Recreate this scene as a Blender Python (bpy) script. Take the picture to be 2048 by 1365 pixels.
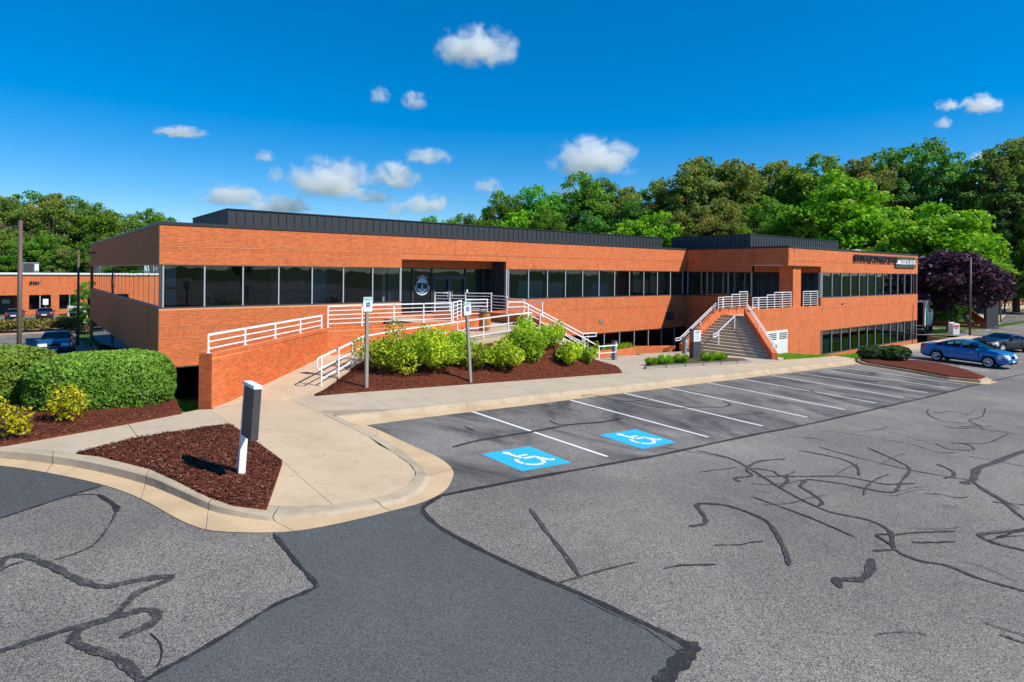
import bpy, bmesh, math, random
import numpy as np
from mathutils import Vector, Matrix, Euler
random.seed(7); RNG = np.random.default_rng(11)
SC = bpy.context.scene
for o in list(bpy.data.objects): bpy.data.objects.remove(o)

# ---------------------------------------------------------------- camera, sky, sun, exposure
F_PX, Y_H, ROLL, YAW = 1230.17, 544.373, -0.0095988, 0.675456
CX, CY, CZ = -4.8216, -30.9293, 4.0
cam_d = bpy.data.cameras.new('camera'); cam = bpy.data.objects.new('camera', cam_d)
SC.collection.objects.link(cam); SC.camera = cam
cam_d.sensor_width = 36.0; cam_d.lens = F_PX / 2048 * 36
cam_d.shift_y = -(682.5 - Y_H) / 2048; cam_d.clip_end = 20000; cam_d.clip_start = 0.1
cam.location = (CX, CY, CZ)
cam.rotation_euler = (Euler((math.pi / 2, 0, -YAW)).to_matrix() @ Matrix.Rotation(-ROLL, 3, 'Z')).to_euler()
SUN = Vector((0.5, -0.86, 1.0)).normalized()           # direction towards the sun
w = bpy.data.worlds.new('World'); SC.world = w; w.use_nodes = True
nt = w.node_tree; nt.nodes.clear()
sky = nt.nodes.new('ShaderNodeTexSky'); sky.sky_type = 'NISHITA'; sky.sun_disc = False
sky.sun_elevation = math.asin(SUN.z); sky.sun_rotation = math.atan2(SUN.x, SUN.y)
sky.altitude = 200; sky.air_density = 0.8; sky.dust_density = 0.0; sky.ozone_density = 4.0
gm = nt.nodes.new('ShaderNodeGamma'); gm.inputs['Gamma'].default_value = .72
hs = nt.nodes.new('ShaderNodeHueSaturation'); hs.inputs['Saturation'].default_value = 1.76; hs.inputs['Hue'].default_value = .503
bg = nt.nodes.new('ShaderNodeBackground'); bg.inputs['Strength'].default_value = 0.198
wo = nt.nodes.new('ShaderNodeOutputWorld')
nt.links.new(sky.outputs[0], gm.inputs[0]); nt.links.new(gm.outputs[0], hs.inputs['Color']); nt.links.new(hs.outputs[0], bg.inputs[0]); nt.links.new(bg.outputs[0], wo.inputs[0])
sd = bpy.data.lights.new('sun', 'SUN'); sd.energy = 5.0; sd.angle = math.radians(0.55); sd.color = (1.0, 0.93, 0.82)
so = bpy.data.objects.new('sun', sd); SC.collection.objects.link(so); so.location = (20, -40, 60)
so.rotation_euler = SUN.to_track_quat('Z', 'Y').to_euler()
vs = SC.view_settings; vs.view_transform = 'Standard'; vs.look = 'None'; vs.exposure = 0.28; vs.gamma = 1.0; vs.use_curve_mapping = False
cy = SC.cycles; cy.max_bounces = 8; cy.diffuse_bounces = 4; cy.glossy_bounces = 4; cy.transparent_max_bounces = 24
cy.transmission_bounces = 4; cy.volume_bounces = 10; cy.use_denoising = True; cy.caustics_reflective = False; cy.caustics_refractive = False
try: cy.denoiser = 'OPENIMAGEDENOISE'
except Exception: pass

# ---------------------------------------------------------------- photo pixel -> place
cW, sW = math.cos(YAW), math.sin(YAW); cR, sR = math.cos(ROLL), math.sin(ROLL)
LA, LB, LH = -0.0463, 0.0254, -3.9533
def lot(X, Y):
    Xe = X
    if X > 32: Xe = 32 + 12 * (1 - math.exp(-(X - 32) / 12))
    elif X < -10: Xe = -10 - 8 * (1 - math.exp((X + 10) / 8))
    return CZ + LH + LA * (Xe - CX) + LB * (max(Y, -70) - CY)
def ray(px, py):
    a, b = px - 1024, py - Y_H
    x = a * cR + b * sR; y = -a * sR + b * cR
    u = x / F_PX; z = -y / F_PX
    return Vector((u * cW + sW, -u * sW + cW, z))
CAM = Vector((CX, CY, CZ))
def onZ(px, py, Z): d = ray(px, py); return CAM + d * ((Z - CZ) / d.z)
def onY(px, py, Y): d = ray(px, py); return CAM + d * ((Y - CY) / d.y)
def onX(px, py, X): d = ray(px, py); return CAM + d * ((X - CX) / d.x)
def atdepth(px, py, D): return CAM + ray(px, py) * D
def hit(px, py, fn, dz=0.0, tmax=400.0):
    d = ray(px, py); t0 = 3.0; t = 3.0
    while t < tmax:
        p = CAM + d * t
        if p.z < fn(p.x, p.y) + dz: break
        t0 = t; t *= 1.03
    for _ in range(40):
        m = (t0 + t) / 2; p = CAM + d * m
        if p.z < fn(p.x, p.y) + dz: t = m
        else: t0 = m
    return CAM + d * t
def onlot(px, py, dz=0.0): return hit(px, py, lot, dz)
def sstep(a, b, x):
    t = min(1, max(0, (x - a) / (b - a))); return t * t * (3 - 2 * t)
def lerp(a, b, t): return a + (b - a) * t
def deck(X, Y): return lot(X, -13.3) + 0.15 - 0.03 * (Y + 13.3)
def backlot(X, Y): return min(-0.95, max(-2.55, -1.4 - 0.066 * (Y - 16)))

# ---------------------------------------------------------------- object helpers
COL = SC.collection
def tag(o, label=None, cat=None, group=None, kind=None):
    if label: o['label'] = label
    if cat: o['category'] = cat
    if group: o['group'] = group
    if kind: o['kind'] = kind
    return o
def empty(name, loc=(0, 0, 0), rz=0.0, label=None, cat=None, group=None):
    o = bpy.data.objects.new(name, None); COL.objects.link(o); o.location = loc; o.rotation_euler = (0, 0, rz); o.empty_display_size = 0.2
    return tag(o, label, cat, group)
def link(name, me, mat=None, parent=None, loc=None):
    if mat is not None and len(me.materials) == 0: me.materials.append(mat)
    o = bpy.data.objects.new(name, me); COL.objects.link(o)
    if parent is not None: o.parent = parent
    if loc is not None: o.location = loc
    return o
class MB:
    def __init__(s): s.v = []; s.f = []
    def add(s, vs, fs):
        n = len(s.v); s.v += [tuple(p) for p in vs]; s.f += [tuple(i + n for i in f) for f in fs]; return s
    def box(s, x0, x1, y0, y1, z0, z1):
        return s.add([(x0, y0, z0), (x1, y0, z0), (x1, y1, z0), (x0, y1, z0), (x0, y0, z1), (x1, y0, z1), (x1, y1, z1), (x0, y1, z1)],
                     [(0, 3, 2, 1), (4, 5, 6, 7), (0, 1, 5, 4), (1, 2, 6, 5), (2, 3, 7, 6), (3, 0, 4, 7)])
    def bar(s, a, b, wd, ht, up=(0, 0, 1)):
        a, b = Vector(a), Vector(b); d = (b - a).normalized(); u = Vector(up); r = d.cross(u)
        if r.length < 1e-4: r = d.cross(Vector((1, 0, 0)))
        r.normalize(); u = r.cross(d).normalized(); r = r * wd / 2; u = u * ht / 2
        return s.add([a - r - u, a + r - u, a + r + u, a - r + u, b - r - u, b + r - u, b + r + u, b - r + u],
                     [(0, 1, 2, 3), (7, 6, 5, 4), (0, 4, 5, 1), (1, 5, 6, 2), (2, 6, 7, 3), (3, 7, 4, 0)])
    def tube(s, pts, r, n=8, cap=True):
        pts = [Vector(p) for p in pts]; rs = r if isinstance(r, (list, tuple)) else [r] * len(pts); rings = []
        prev = None
        for i, p in enumerate(pts):
            d = (pts[min(i + 1, len(pts) - 1)] - pts[max(i - 1, 0)]).normalized()
            ref = Vector((0, 0, 1)) if abs(d.z) < .9 else Vector((1, 0, 0))
            if prev is not None and abs(prev.dot(d)) < .95: ref = prev
            a = (ref - d * ref.dot(d)).normalized(); b = d.cross(a); prev = a
            rings.append([p + (a * math.cos(2 * math.pi * k / n) + b * math.sin(2 * math.pi * k / n)) * rs[i] for k in range(n)])
        vs = [q for g in rings for q in g]; fs = []
        for i in range(len(pts) - 1):
            for k in range(n): fs.append((i * n + k, i * n + (k + 1) % n, (i + 1) * n + (k + 1) % n, (i + 1) * n + k))
        if cap: fs += [tuple(reversed(range(n))), tuple((len(pts) - 1) * n + k for k in range(n))]
        return s.add(vs, fs)
    def prism(s, poly, z0, z1):
        n = len(poly); f0 = z0 if callable(z0) else (lambda x, y: z0); f1 = z1 if callable(z1) else (lambda x, y: z1)
        a = sum(poly[i][0] * poly[(i + 1) % n][1] - poly[(i + 1) % n][0] * poly[i][1] for i in range(n))
        if a < 0: poly = poly[::-1]
        vs = [(p[0], p[1], f0(p[0], p[1])) for p in poly] + [(p[0], p[1], f1(p[0], p[1])) for p in poly]
        fs = [tuple(reversed(range(n))), tuple(range(n, 2 * n))] + [(i, (i + 1) % n, n + (i + 1) % n, n + i) for i in range(n)]
        return s.add(vs, fs)
    def mesh(s, name, smooth=False):
        me = bpy.data.meshes.new(name); me.from_pydata(s.v, [], s.f); me.update()
        if smooth: me.polygons.foreach_set('use_smooth', [True] * len(me.polygons))
        return me
    def build(s, name, mat, parent=None, smooth=False, bevel=0):
        me = s.mesh(name, smooth); o = link(name, me, mat, parent)
        if bevel: m = o.modifiers.new('bevel', 'BEVEL'); m.width = bevel; m.segments = 2; m.limit_method = 'ANGLE'
        return o
def npmesh(name, V, Fq, mat=None, attr=None, smooth=False):
    me = bpy.data.meshes.new(name); V = np.asarray(V, np.float32); Fq = np.asarray(Fq, np.int32); k = Fq.shape[1]
    me.vertices.add(len(V)); me.vertices.foreach_set('co', V.ravel())
    me.loops.add(Fq.size); me.loops.foreach_set('vertex_index', Fq.ravel())
    me.polygons.add(len(Fq)); me.polygons.foreach_set('loop_start', np.arange(0, Fq.size, k, dtype=np.int32)); me.polygons.foreach_set('loop_total', np.full(len(Fq), k, np.int32))
    if smooth: me.polygons.foreach_set('use_smooth', np.ones(len(Fq), bool))
    if attr is not None:
        a = me.attributes.new('lr', 'FLOAT', 'FACE'); a.data.foreach_set('value', np.asarray(attr, np.float32))
    me.update(calc_edges=True); me.validate()
    if not smooth: me.shade_flat()
    if mat: me.materials.append(mat)
    return me
def copy_tree(root, loc=None, rz=None, scale=None, parent=None):
    r = root.copy(); COL.objects.link(r); r.parent = parent
    if loc is not None: r.location = loc
    if rz is not None: r.rotation_euler = (0, 0, rz)
    if scale is not None: r.scale = scale if hasattr(scale, '__len__') else (scale,) * 3
    for ch in root.children: copy_tree(ch, parent=r)
    return r
def text_obj(name, s, size, mat, M, parent=None, ext=0.0, align='CENTER', bold=0.0, space=1.0):
    c = bpy.data.curves.new(name, 'FONT'); c.body = s; c.size = size; c.align_x = align; c.align_y = 'CENTER'; c.extrude = ext; c.offset = bold; c.space_character = space; c.resolution_u = 3
    t = bpy.data.objects.new(name, c); COL.objects.link(t); bpy.context.view_layer.update()
    me = bpy.data.meshes.new_from_object(t.evaluated_get(bpy.context.evaluated_depsgraph_get()))
    bpy.data.objects.remove(t); bpy.data.curves.remove(c); me.transform(M); me.materials.clear()
    return link(name, me, mat, parent)
FRONT = Matrix.Rotation(math.pi / 2, 4, 'X')      # text lying in XY -> facing -Y

# ---------------------------------------------------------------- materials
class NB:
    def __init__(s, name):
        s.m = bpy.data.materials.new(name); s.m.use_nodes = True; s.t = s.m.node_tree; s.t.nodes.clear()
        s.out = s.t.nodes.new('ShaderNodeOutputMaterial')
    def n(s, typ, **kw):
        nd = s.t.nodes.new(typ)
        for k, v in kw.items():
            if k.startswith('i_'): nd.inputs[k[2:].replace('_', ' ')].default_value = v
            elif k.startswith('n') and k[1:].isdigit(): nd.inputs[int(k[1:])].default_value = v
            else: setattr(nd, k, v)
        return nd
    def l(s, a, b): s.t.links.new(a, b)
    def math(s, op, a, b=None, clamp=False):
        nd = s.n('ShaderNodeMath', operation=op); nd.use_clamp = clamp
        for i, q in enumerate((a, b)):
            if q is None: continue
            if isinstance(q, (int, float)): nd.inputs[i].default_value = q
            else: s.l(q, nd.inputs[i])
        return nd.outputs[0]
    def mix(s, fac, a, b, blend='MIX'):
        nd = s.n('ShaderNodeMix', data_type='RGBA', blend_type=blend)
        for k, q in ((0, fac), (6, a), (7, b)):
            if isinstance(q, (int, float)): nd.inputs[k].default_value = q
            elif isinstance(q, (tuple, list)): nd.inputs[k].default_value = (*q[:3], 1)
            else: s.l(q, nd.inputs[k])
        return nd.outputs[2]
    def noise(s, vec, scale, detail=4, rough=.55, dist=0.0, dim='3D'):
        nd = s.n('ShaderNodeTexNoise', noise_dimensions=dim); nd.inputs['Scale'].default_value = scale; nd.inputs['Detail'].default_value = detail
        nd.inputs['Roughness'].default_value = rough; nd.inputs['Distortion'].default_value = dist
        if vec is not None: s.l(vec, nd.inputs['Vector'])
        return nd.outputs['Fac']
    def ramp(s, fac, stops, interp='LINEAR'):
        nd = s.n('ShaderNodeValToRGB'); cr = nd.color_ramp; cr.interpolation = interp
        while len(cr.elements) > 1: cr.elements.remove(cr.elements[-1])
        for i, (p, c) in enumerate(stops):
            e = cr.elements[0] if i == 0 else cr.elements.new(p)
            e.position = p; e.color = (*c, 1) if hasattr(c, '__len__') else (c, c, c, 1)
        s.l(fac, nd.inputs[0]); return nd.outputs[0]
    def maprange(s, v, a, b, c=0.0, d=1.0):
        nd = s.n('ShaderNodeMapRange'); s.l(v, nd.inputs[0])
        for i, q in enumerate((a, b, c, d)): nd.inputs[i + 1].default_value = q
        return nd.outputs[0]
    def bsdf(s, col, rough=.8, spec=.3, metal=0.0, bump=None, bstr=.3, bdist=.02, **kw):
        nd = s.n('ShaderNodeBsdfPrincipled')
        if isinstance(col, (tuple, list)): nd.inputs['Base Color'].default_value = (*col[:3], 1)
        else: s.l(col, nd.inputs['Base Color'])
        if isinstance(rough, (int, float)): nd.inputs['Roughness'].default_value = rough
        else: s.l(rough, nd.inputs['Roughness'])
        nd.inputs['Specular IOR Level'].default_value = spec; nd.inputs['Metallic'].default_value = metal
        for k, v in kw.items(): nd.inputs[k.replace('_', ' ')].default_value = v
        if bump is not None:
            b = s.n('ShaderNodeBump'); b.inputs['Strength'].default_value = bstr; b.inputs['Distance'].default_value = bdist
            s.l(bump, b.inputs['Height']); s.l(b.outputs[0], nd.inputs['Normal'])
        s.l(nd.outputs[0], s.out.inputs[0]); return nd
def geo_pos(b): return b.n('ShaderNodeNewGeometry')
MATS = {}
def mat_plain(name, col, rough=.6, spec=.4, metal=0.0, nscale=0, nvar=.15, bump=0, **kw):
    b = NB(name)
    if nscale:
        g = geo_pos(b); f = b.noise(g.outputs['Position'], nscale, 5)
        c = b.mix(f, tuple(x * (1 - nvar) for x in col), tuple(min(1, x * (1 + nvar)) for x in col))
        b.bsdf(c, rough, spec, metal, bump=f if bump else None, bstr=bump, **kw)
    else: b.bsdf(col, rough, spec, metal, **kw)
    MATS[name] = b.m; return b.m
def mat_brick(name, mortar=True, soldier=False, dirt=.95):
    b = NB(name); g = geo_pos(b); sp = b.n('ShaderNodeSeparateXYZ'); b.l(g.outputs['Position'], sp.inputs[0])
    sn = b.n('ShaderNodeSeparateXYZ'); b.l(g.outputs['True Normal'], sn.inputs[0])
    horiz = b.math('GREATER_THAN', b.math('ABSOLUTE', sn.outputs[2]), .7)
    u = b.math('SUBTRACT', b.math('MULTIPLY', sp.outputs[1], sn.outputs[0]), b.math('MULTIPLY', sp.outputs[0], sn.outputs[1]))
    u = b.math('ADD', b.math('MULTIPLY', u, b.math('SUBTRACT', 1.0, horiz)), b.math('MULTIPLY', b.math('ADD', sp.outputs[0], sp.outputs[1]), horiz))
    v = b.math('ADD', sp.outputs[2], b.math('MULTIPLY', sp.outputs[1], b.math('MULTIPLY', horiz, .9)))
    LU, LV = (.0677, .2032) if soldier else (.2032, .0677)
    vv = b.math('DIVIDE', b.math('ADD', v, 50.0 * .0677 if not soldier else 10 * .2032), LV); row = b.math('FLOOR', vv)
    off = 0.0 if soldier else b.math('MULTIPLY', b.math('MODULO', row, 2.0), .5)
    uu = b.math('ADD', b.math('DIVIDE', b.math('ADD', u, 400.0 * .2032), LU), off); colm = b.math('FLOOR', uu)
    fu = b.math('FRACT', uu); fv = b.math('FRACT', vv)
    cb = b.n('ShaderNodeCombineXYZ'); b.l(colm, cb.inputs[0]); b.l(row, cb.inputs[1])
    wn = b.n('ShaderNodeTexWhiteNoise', noise_dimensions='2D'); b.l(cb.outputs[0], wn.inputs['Vector'])
    c = b.ramp(wn.outputs['Value'], [(0, (.25, .085, .034)), (.07, (.37, .095, .031)), (.2, (.50, .102, .028)), (.55, (.585, .120, .031)), (.85, (.65, .148, .040)), (1, (.70, .18, .06))])
    fine = b.noise(g.outputs['Position'], 60, 3)
    c = b.mix(.25, c, b.mix(fine, (.36, .09, .03), (.78, .27, .11)))
    height = None
    if mortar:
        mu = .010 / LU / 2 * 1.1; mv = .010 / LV / 2 * 1.1
        eu = b.math('MINIMUM', fu, b.math('SUBTRACT', 1.0, fu)); ev = b.math('MINIMUM', fv, b.math('SUBTRACT', 1.0, fv))
        isb = b.math('MULTIPLY', b.math('GREATER_THAN', eu, mu), b.math('GREATER_THAN', ev, mv))
        c = b.mix(isb, (.80, .36, .18), c); height = isb
    st = b.n('ShaderNodeMapping'); st.inputs['Scale'].default_value = (1.6, 1.6, .16); b.l(g.outputs['Position'], st.inputs[0])
    streak = b.maprange(b.noise(st.outputs[0], 1.3, 5, .6), .53, .72); big = b.maprange(b.noise(g.outputs['Position'], .45, 4), .42, .68)
    stain = b.math('MULTIPLY', b.math('MULTIPLY', streak, big), .6 * dirt, clamp=True)
    c = b.mix(stain, c, (.07, .035, .022))
    tint = b.noise(g.outputs['Position'], .25, 3); c = b.mix(b.maprange(tint, .3, .7, 0, .22), c, (.68, .165, .048))
    c = b.mix(b.maprange(b.noise(g.outputs['Position'], 1.3, 5, .65), .48, .72, 0, .45), c, (.50, .10, .028)); c = b.mix(b.maprange(b.noise(g.outputs['Position'], 3.1, 4, .6), .56, .75, 0, .4), c, (.40, .12, .045))
    b.bsdf(c, .85, .2, bump=height, bstr=.5, bdist=.006); MATS[name] = b.m; return b.m
def mat_asphalt(name, dark, light, patch=None, fine=120.0, spk=.5, show=None):
    b = NB(name); g = geo_pos(b); P = g.outputs['Position']
    v = b.n('ShaderNodeTexVoronoi'); v.inputs['Scale'].default_value = fine; b.l(P, v.inputs['Vector'])
    f1 = b.n('ShaderNodeRGBToBW'); b.l(v.outputs['Color'], f1.inputs[0])
    f = b.math('ADD', b.math('MULTIPLY', f1.outputs[0], .55), b.math('MULTIPLY', b.noise(P, fine * .3, 3, .7), .45))
    c = b.mix(b.maprange(f, .30, .72), tuple(x * (1 - spk) for x in light), tuple(x * (1 + spk) for x in light))
    blot = b.maprange(b.noise(P, .35, 5, .6, .6), .35, .7); c = b.mix(b.math('MULTIPLY', blot, .34), c, dark)
    med = b.maprange(b.noise(P, 2.2, 5, .65), .5, .72); c = b.mix(b.math('MULTIPLY', med, .22), c, dark)
    if patch:
        mp = b.n('ShaderNodeMapping'); mp.inputs['Scale'].default_value = (.9, .5, 1); b.l(P, mp.inputs[0])
        pm = b.maprange(b.noise(mp.outputs[0], patch, 6, .62, 1.6), .42, .66); c = b.mix(b.math('MULTIPLY', pm, .85), c, b.mix(b.maprange(f, .3, .75), tuple(x * .75 for x in dark), tuple(x * 1.5 for x in dark)))
    if show: c = b.mix(b.math('MULTIPLY', b.maprange(b.noise(P, 9, 5, .75), .50, .62), b.maprange(f1.outputs[0], .35, .6)), c, show)
    tr_ = b.maprange(b.noise(P, .12, 4, .6), .35, .7, .80, 1.20); hv = b.n('ShaderNodeHueSaturation'); b.l(c, hv.inputs['Color']); b.l(tr_, hv.inputs['Value']); c = hv.outputs[0]
    b.bsdf(c, .88, .25, bump=f, bstr=.35, bdist=.006); MATS[name] = b.m; return b.m
def mat_concrete(name, col, var=.20, stain=.38):
    b = NB(name); g = geo_pos(b); P = g.outputs['Position']
    f = b.noise(P, 90, 4, .7); m = b.noise(P, 1.1, 6, .65); o = b.n('ShaderNodeObjectInfo')
    c = b.mix(f, tuple(x * (1 - var) for x in col), tuple(x * (1 + var) for x in col))
    c = b.mix(b.math('MULTIPLY', b.maprange(m, .45, .75), stain), c, tuple(x * .45 for x in col))
    c = b.mix(b.math('MULTIPLY', b.maprange(b.noise(P, 7, 5, .7), .55, .70), .42), c, tuple(x * .5 for x in col)); c = b.mix(b.math('MULTIPLY', b.maprange(b.noise(P, 34, 3, .7), .66, .70), .5), c, tuple(x * .4 for x in col))
    c = b.mix(b.math('MULTIPLY', o.outputs['Random'], .18), c, tuple(x * .78 for x in col))
    b.bsdf(c, .85, .25, bump=f, bstr=.2, bdist=.004); MATS[name] = b.m; return b.m
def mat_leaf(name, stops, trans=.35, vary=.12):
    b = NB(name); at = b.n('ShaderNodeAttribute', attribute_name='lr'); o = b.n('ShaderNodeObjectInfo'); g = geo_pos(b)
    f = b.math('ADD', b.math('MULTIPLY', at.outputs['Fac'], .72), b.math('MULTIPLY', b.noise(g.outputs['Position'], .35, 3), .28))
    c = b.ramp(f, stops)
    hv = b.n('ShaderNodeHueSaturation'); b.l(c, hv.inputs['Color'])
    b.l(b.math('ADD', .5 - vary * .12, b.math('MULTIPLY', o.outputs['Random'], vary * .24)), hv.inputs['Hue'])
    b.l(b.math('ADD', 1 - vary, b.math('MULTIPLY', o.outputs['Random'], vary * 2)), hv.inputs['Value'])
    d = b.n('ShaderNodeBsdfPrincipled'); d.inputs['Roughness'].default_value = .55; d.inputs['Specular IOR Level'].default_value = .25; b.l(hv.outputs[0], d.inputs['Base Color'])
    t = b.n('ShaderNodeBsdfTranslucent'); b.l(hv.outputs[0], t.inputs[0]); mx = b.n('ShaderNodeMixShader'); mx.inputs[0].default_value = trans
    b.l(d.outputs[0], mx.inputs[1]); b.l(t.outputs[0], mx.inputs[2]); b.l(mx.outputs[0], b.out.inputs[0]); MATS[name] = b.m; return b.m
def mat_glass(name, tint=(.18, .21, .22), ior=1.65, wave=.0):
    b = NB(name); fr = b.n('ShaderNodeFresnel'); fr.inputs[0].default_value = ior
    tr = b.n('ShaderNodeBsdfTransparent'); tr.inputs[0].default_value = (*tint, 1); gl = b.n('ShaderNodeBsdfGlossy'); gl.inputs['Roughness'].default_value = .0
    gl.inputs[0].default_value = (.9, .95, .97, 1)
    if wave:
        g = geo_pos(b); bp = b.n('ShaderNodeBump'); bp.inputs['Strength'].default_value = wave; bp.inputs['Distance'].default_value = .02
        b.l(b.noise(g.outputs['Position'], .9, 2), bp.inputs['Height']); b.l(bp.outputs[0], gl.inputs['Normal']); b.l(bp.outputs[0], fr.inputs['Normal'])
    mx = b.n('ShaderNodeMixShader'); b.l(fr.outputs[0], mx.inputs[0]); b.l(tr.outputs[0], mx.inputs[1]); b.l(gl.outputs[0], mx.inputs[2]); b.l(mx.outputs[0], b.out.inputs[0])
    MATS[name] = b.m; return b.m
def mat_mulch(name):
    b = NB(name); g = geo_pos(b); P = g.outputs['Position']
    mp = b.n('ShaderNodeMapping'); mp.inputs['Scale'].default_value = (1, .45, 1); mp.inputs['Rotation'].default_value = (0, 0, .6); b.l(P, mp.inputs[0])
    v = b.n('ShaderNodeTexVoronoi'); v.inputs['Scale'].default_value = 55; b.l(mp.outputs[0], v.inputs['Vector'])
    bw = b.n('ShaderNodeRGBToBW'); b.l(v.outputs['Color'], bw.inputs[0]); f = b.math('ADD', b.math('MULTIPLY', bw.outputs[0], .6), b.math('MULTIPLY', b.noise(P, 30, 5, .75), .4))
    c = b.ramp(f, [(.2, (.034, .010, .006)), (.45, (.10, .027, .015)), (.65, (.165, .045, .025)), (.85, (.25, .08, .042))])
    c = b.mix(b.maprange(b.noise(P, 1.5, 4), .5, .7, 0, .35), c, (.07, .028, .022))
    b.bsdf(c, .95, .1, bump=f, bstr=.9, bdist=.03); MATS[name] = b.m; return b.m

M_BRICK = mat_brick('brick_wall'); M_BRICKP = mat_brick('brick_face', mortar=False); M_SOLD = mat_brick('brick_soldier', soldier=True); M_SOLDP = mat_brick('brick_soldier_face', mortar=False, soldier=True)
M_BRICKD = mat_brick('brick_stained', dirt=1.2)
M_MORTAR = mat_plain('mortar', (.76, .35, .175), .95, .1, nscale=40, nvar=.2)
M_METAL = mat_plain('dark_metal', (.035, .038, .043), .45, .4, nscale=3, nvar=.12); M_COPE = mat_plain('coping_metal', (.028, .029, .033), .5, .4, nscale=2, nvar=.15)
M_ROOF = mat_plain('roof_membrane', (.12, .12, .12), .9, .2, nscale=1)
M_FRAME = mat_plain('window_frame_dark', (.055, .06, .07), .45, .4); M_MULL = mat_plain('mullion_aluminium', (.40, .42, .46), .4, .5, nscale=6, nvar=.1)
M_GLASS = mat_glass('window_glass', (.40, .50, .55), 1.62, .14); M_GLASSW = mat_glass('window_glass_wavy', (.10, .12, .13), 2.6, .25)
M_WHITE = mat_plain('white_paint', (.80, .80, .81), .4, .4, nscale=4, nvar=.06); M_INT = mat_plain('interior_wall', (.50, .52, .54), .9, .1); M_INTD = mat_plain('interior_floor', (.16, .17, .19), .9, .1)
M_BLIND = mat_plain('blind', (.62, .66, .64), .8, .1); M_CEIL = mat_plain('interior_ceiling', (.60, .60, .58), .9, .1)
M_CONC = mat_concrete('concrete_walk', (.54, .42, .285)); M_CONCG = mat_concrete('concrete_grey', (.475, .395, .295)); M_GUT = mat_concrete('concrete_gutter', (.56, .415, .25), var=.24, stain=.5); M_KERB = mat_concrete('concrete_kerb', (.45, .37, .265), var=.32, stain=.75)
M_STEP = mat_concrete('concrete_step', (.56, .455, .32), stain=.35)
M_ASPH = mat_asphalt('asphalt_worn', (.062, .062, .068), (.215, .200, .180), fine=105, spk=.85)
M_STALL = mat_asphalt('asphalt_stalls', (.034, .035, .039), (.215, .202, .185), patch=.5, fine=105, spk=.75)
M_PATCH = mat_asphalt('asphalt_patch', (.062, .067, .070), (.096, .102, .103), fine=110, spk=.6)
M_SEAL = mat_asphalt('crack_seal', (.018, .018, .022), (.028, .028, .032), fine=105, spk=.6, show=(.075, .073, .072))
M_SEALW = mat_asphalt('crack_seal_worn', (.032, .032, .038), (.055, .054, .057), fine=105, spk=.85, show=(.17, .16, .148))
def mat_worn(name, col, under=(.10, .098, .095), lo=.60):
    b = NB(name); g = geo_pos(b); P = g.outputs['Position']; wr_ = b.math('MAXIMUM', b.maprange(b.noise(P, 11, 6, .75), lo, lo + .06), b.math('MULTIPLY', b.maprange(b.noise(P, 60, 3, .7), .60, .68), .8)); c = b.mix(b.noise(P, 2.0, 5), tuple(x * .86 for x in col), tuple(min(.85, x * 1.08) for x in col))
    b.bsdf(b.mix(b.math('MULTIPLY', wr_, .75), c, under), .75, .2); MATS[name] = b.m; return b.m
M_LINE = mat_worn('line_paint', (.76, .76, .75)); M_BLUE = mat_worn('blue_marking', (.03, .42, .70), (.02, .12, .19), .63)
M_MULCH = mat_mulch('mulch'); M_SOIL = mat_plain('soil', (.10, .075, .05), .95, .1, nscale=6, nvar=.3, bump=.5)
M_GROUND = mat_plain('ground_grass', (.055, .10, .02), .95, .1, nscale=1.5, nvar=.4, bump=.4)
M_FOREST = mat_plain('forest_floor', (.05, .045, .025), .95, .1, nscale=.6, nvar=.4)
M_WOOD = mat_plain('grey_wood', (.30, .27, .24), .9, .1, nscale=22, nvar=.35, bump=.4); M_BROWN = mat_plain('brown_pole', (.115, .078, .065), .55, .4)
M_RUST = mat_plain('fence_paint', (.30, .075, .04), .7, .2, nscale=3, nvar=.2); M_BARK = mat_plain('bark', (.10, .075, .055), .95, .1, nscale=5, nvar=.35, bump=.5)
M_BARKL = mat_plain('bark_pale', (.33, .30, .26), .95, .1, nscale=5, nvar=.3)
M_BLACK = mat_plain('black', (.012, .012, .013), .5, .3); M_BLACKM = mat_plain('letter_black', (.03, .03, .035), .5, .3)
M_CHAR = mat_plain('charcoal_panel', (.058, .058, .066), .5, .4, nscale=2, nvar=.1); M_GREYP = mat_plain('grey_post', (.20, .21, .22), .5, .4)
M_OCHRE = mat_plain('can_aggregate', (.36, .165, .045), .9, .2, nscale=60, nvar=.35, bump=.4)
M_GREEN = mat_plain('sign_green', (.0, .30, .20), .5, .3); M_SBLUE = mat_plain('sign_blue', (.01, .06, .42), .4, .3); M_SIGN = mat_plain('sign_white', (.76, .80, .78), .45, .4); M_SIGNG = mat_plain('sign_border', (.33, .66, .56), .45, .4)
M_TEAL = mat_plain('decal_blue', (.42, .74, .86), .5, .3); M_PINK = mat_plain('decal_pink', (.75, .12, .28), .5, .3)
# ================================================================ GROUND, LOT, KERBS, WALKS
def gz(X, Y):
    f = lot(X, Y) - 0.14
    low = np.interp(X, [0, 29.5, 31, 38, 44, 64], [-2.75, -2.75, -1.55, -1.68, -2.42, -2.65]); low = lerp(float(low), -2.75, sstep(-8.7, -7.6, Y))
    a = lerp(f, low, sstep(-13.0, -9.3, Y))
    l = lerp(f, backlot(X, Y) - .08, sstep(-11.5, 3.0, Y))
    r = lerp(f, -2.14, sstep(-12, -6, Y))
    k = sstep(-1.2, .2, X); z = lerp(l, a, k); return lerp(z, r, sstep(64.5, 70, X))
def axis(lo, hi, step, far):
    a = list(np.arange(lo, hi + 1e-6, step)); s = step; x = lo; pre = []
    while x > -far: s *= 1.35; x -= s; pre.append(x)
    s = step; x = hi; post = []
    while x < far: s *= 1.35; x += s; post.append(x)
    return pre[::-1] + a + post
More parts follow.
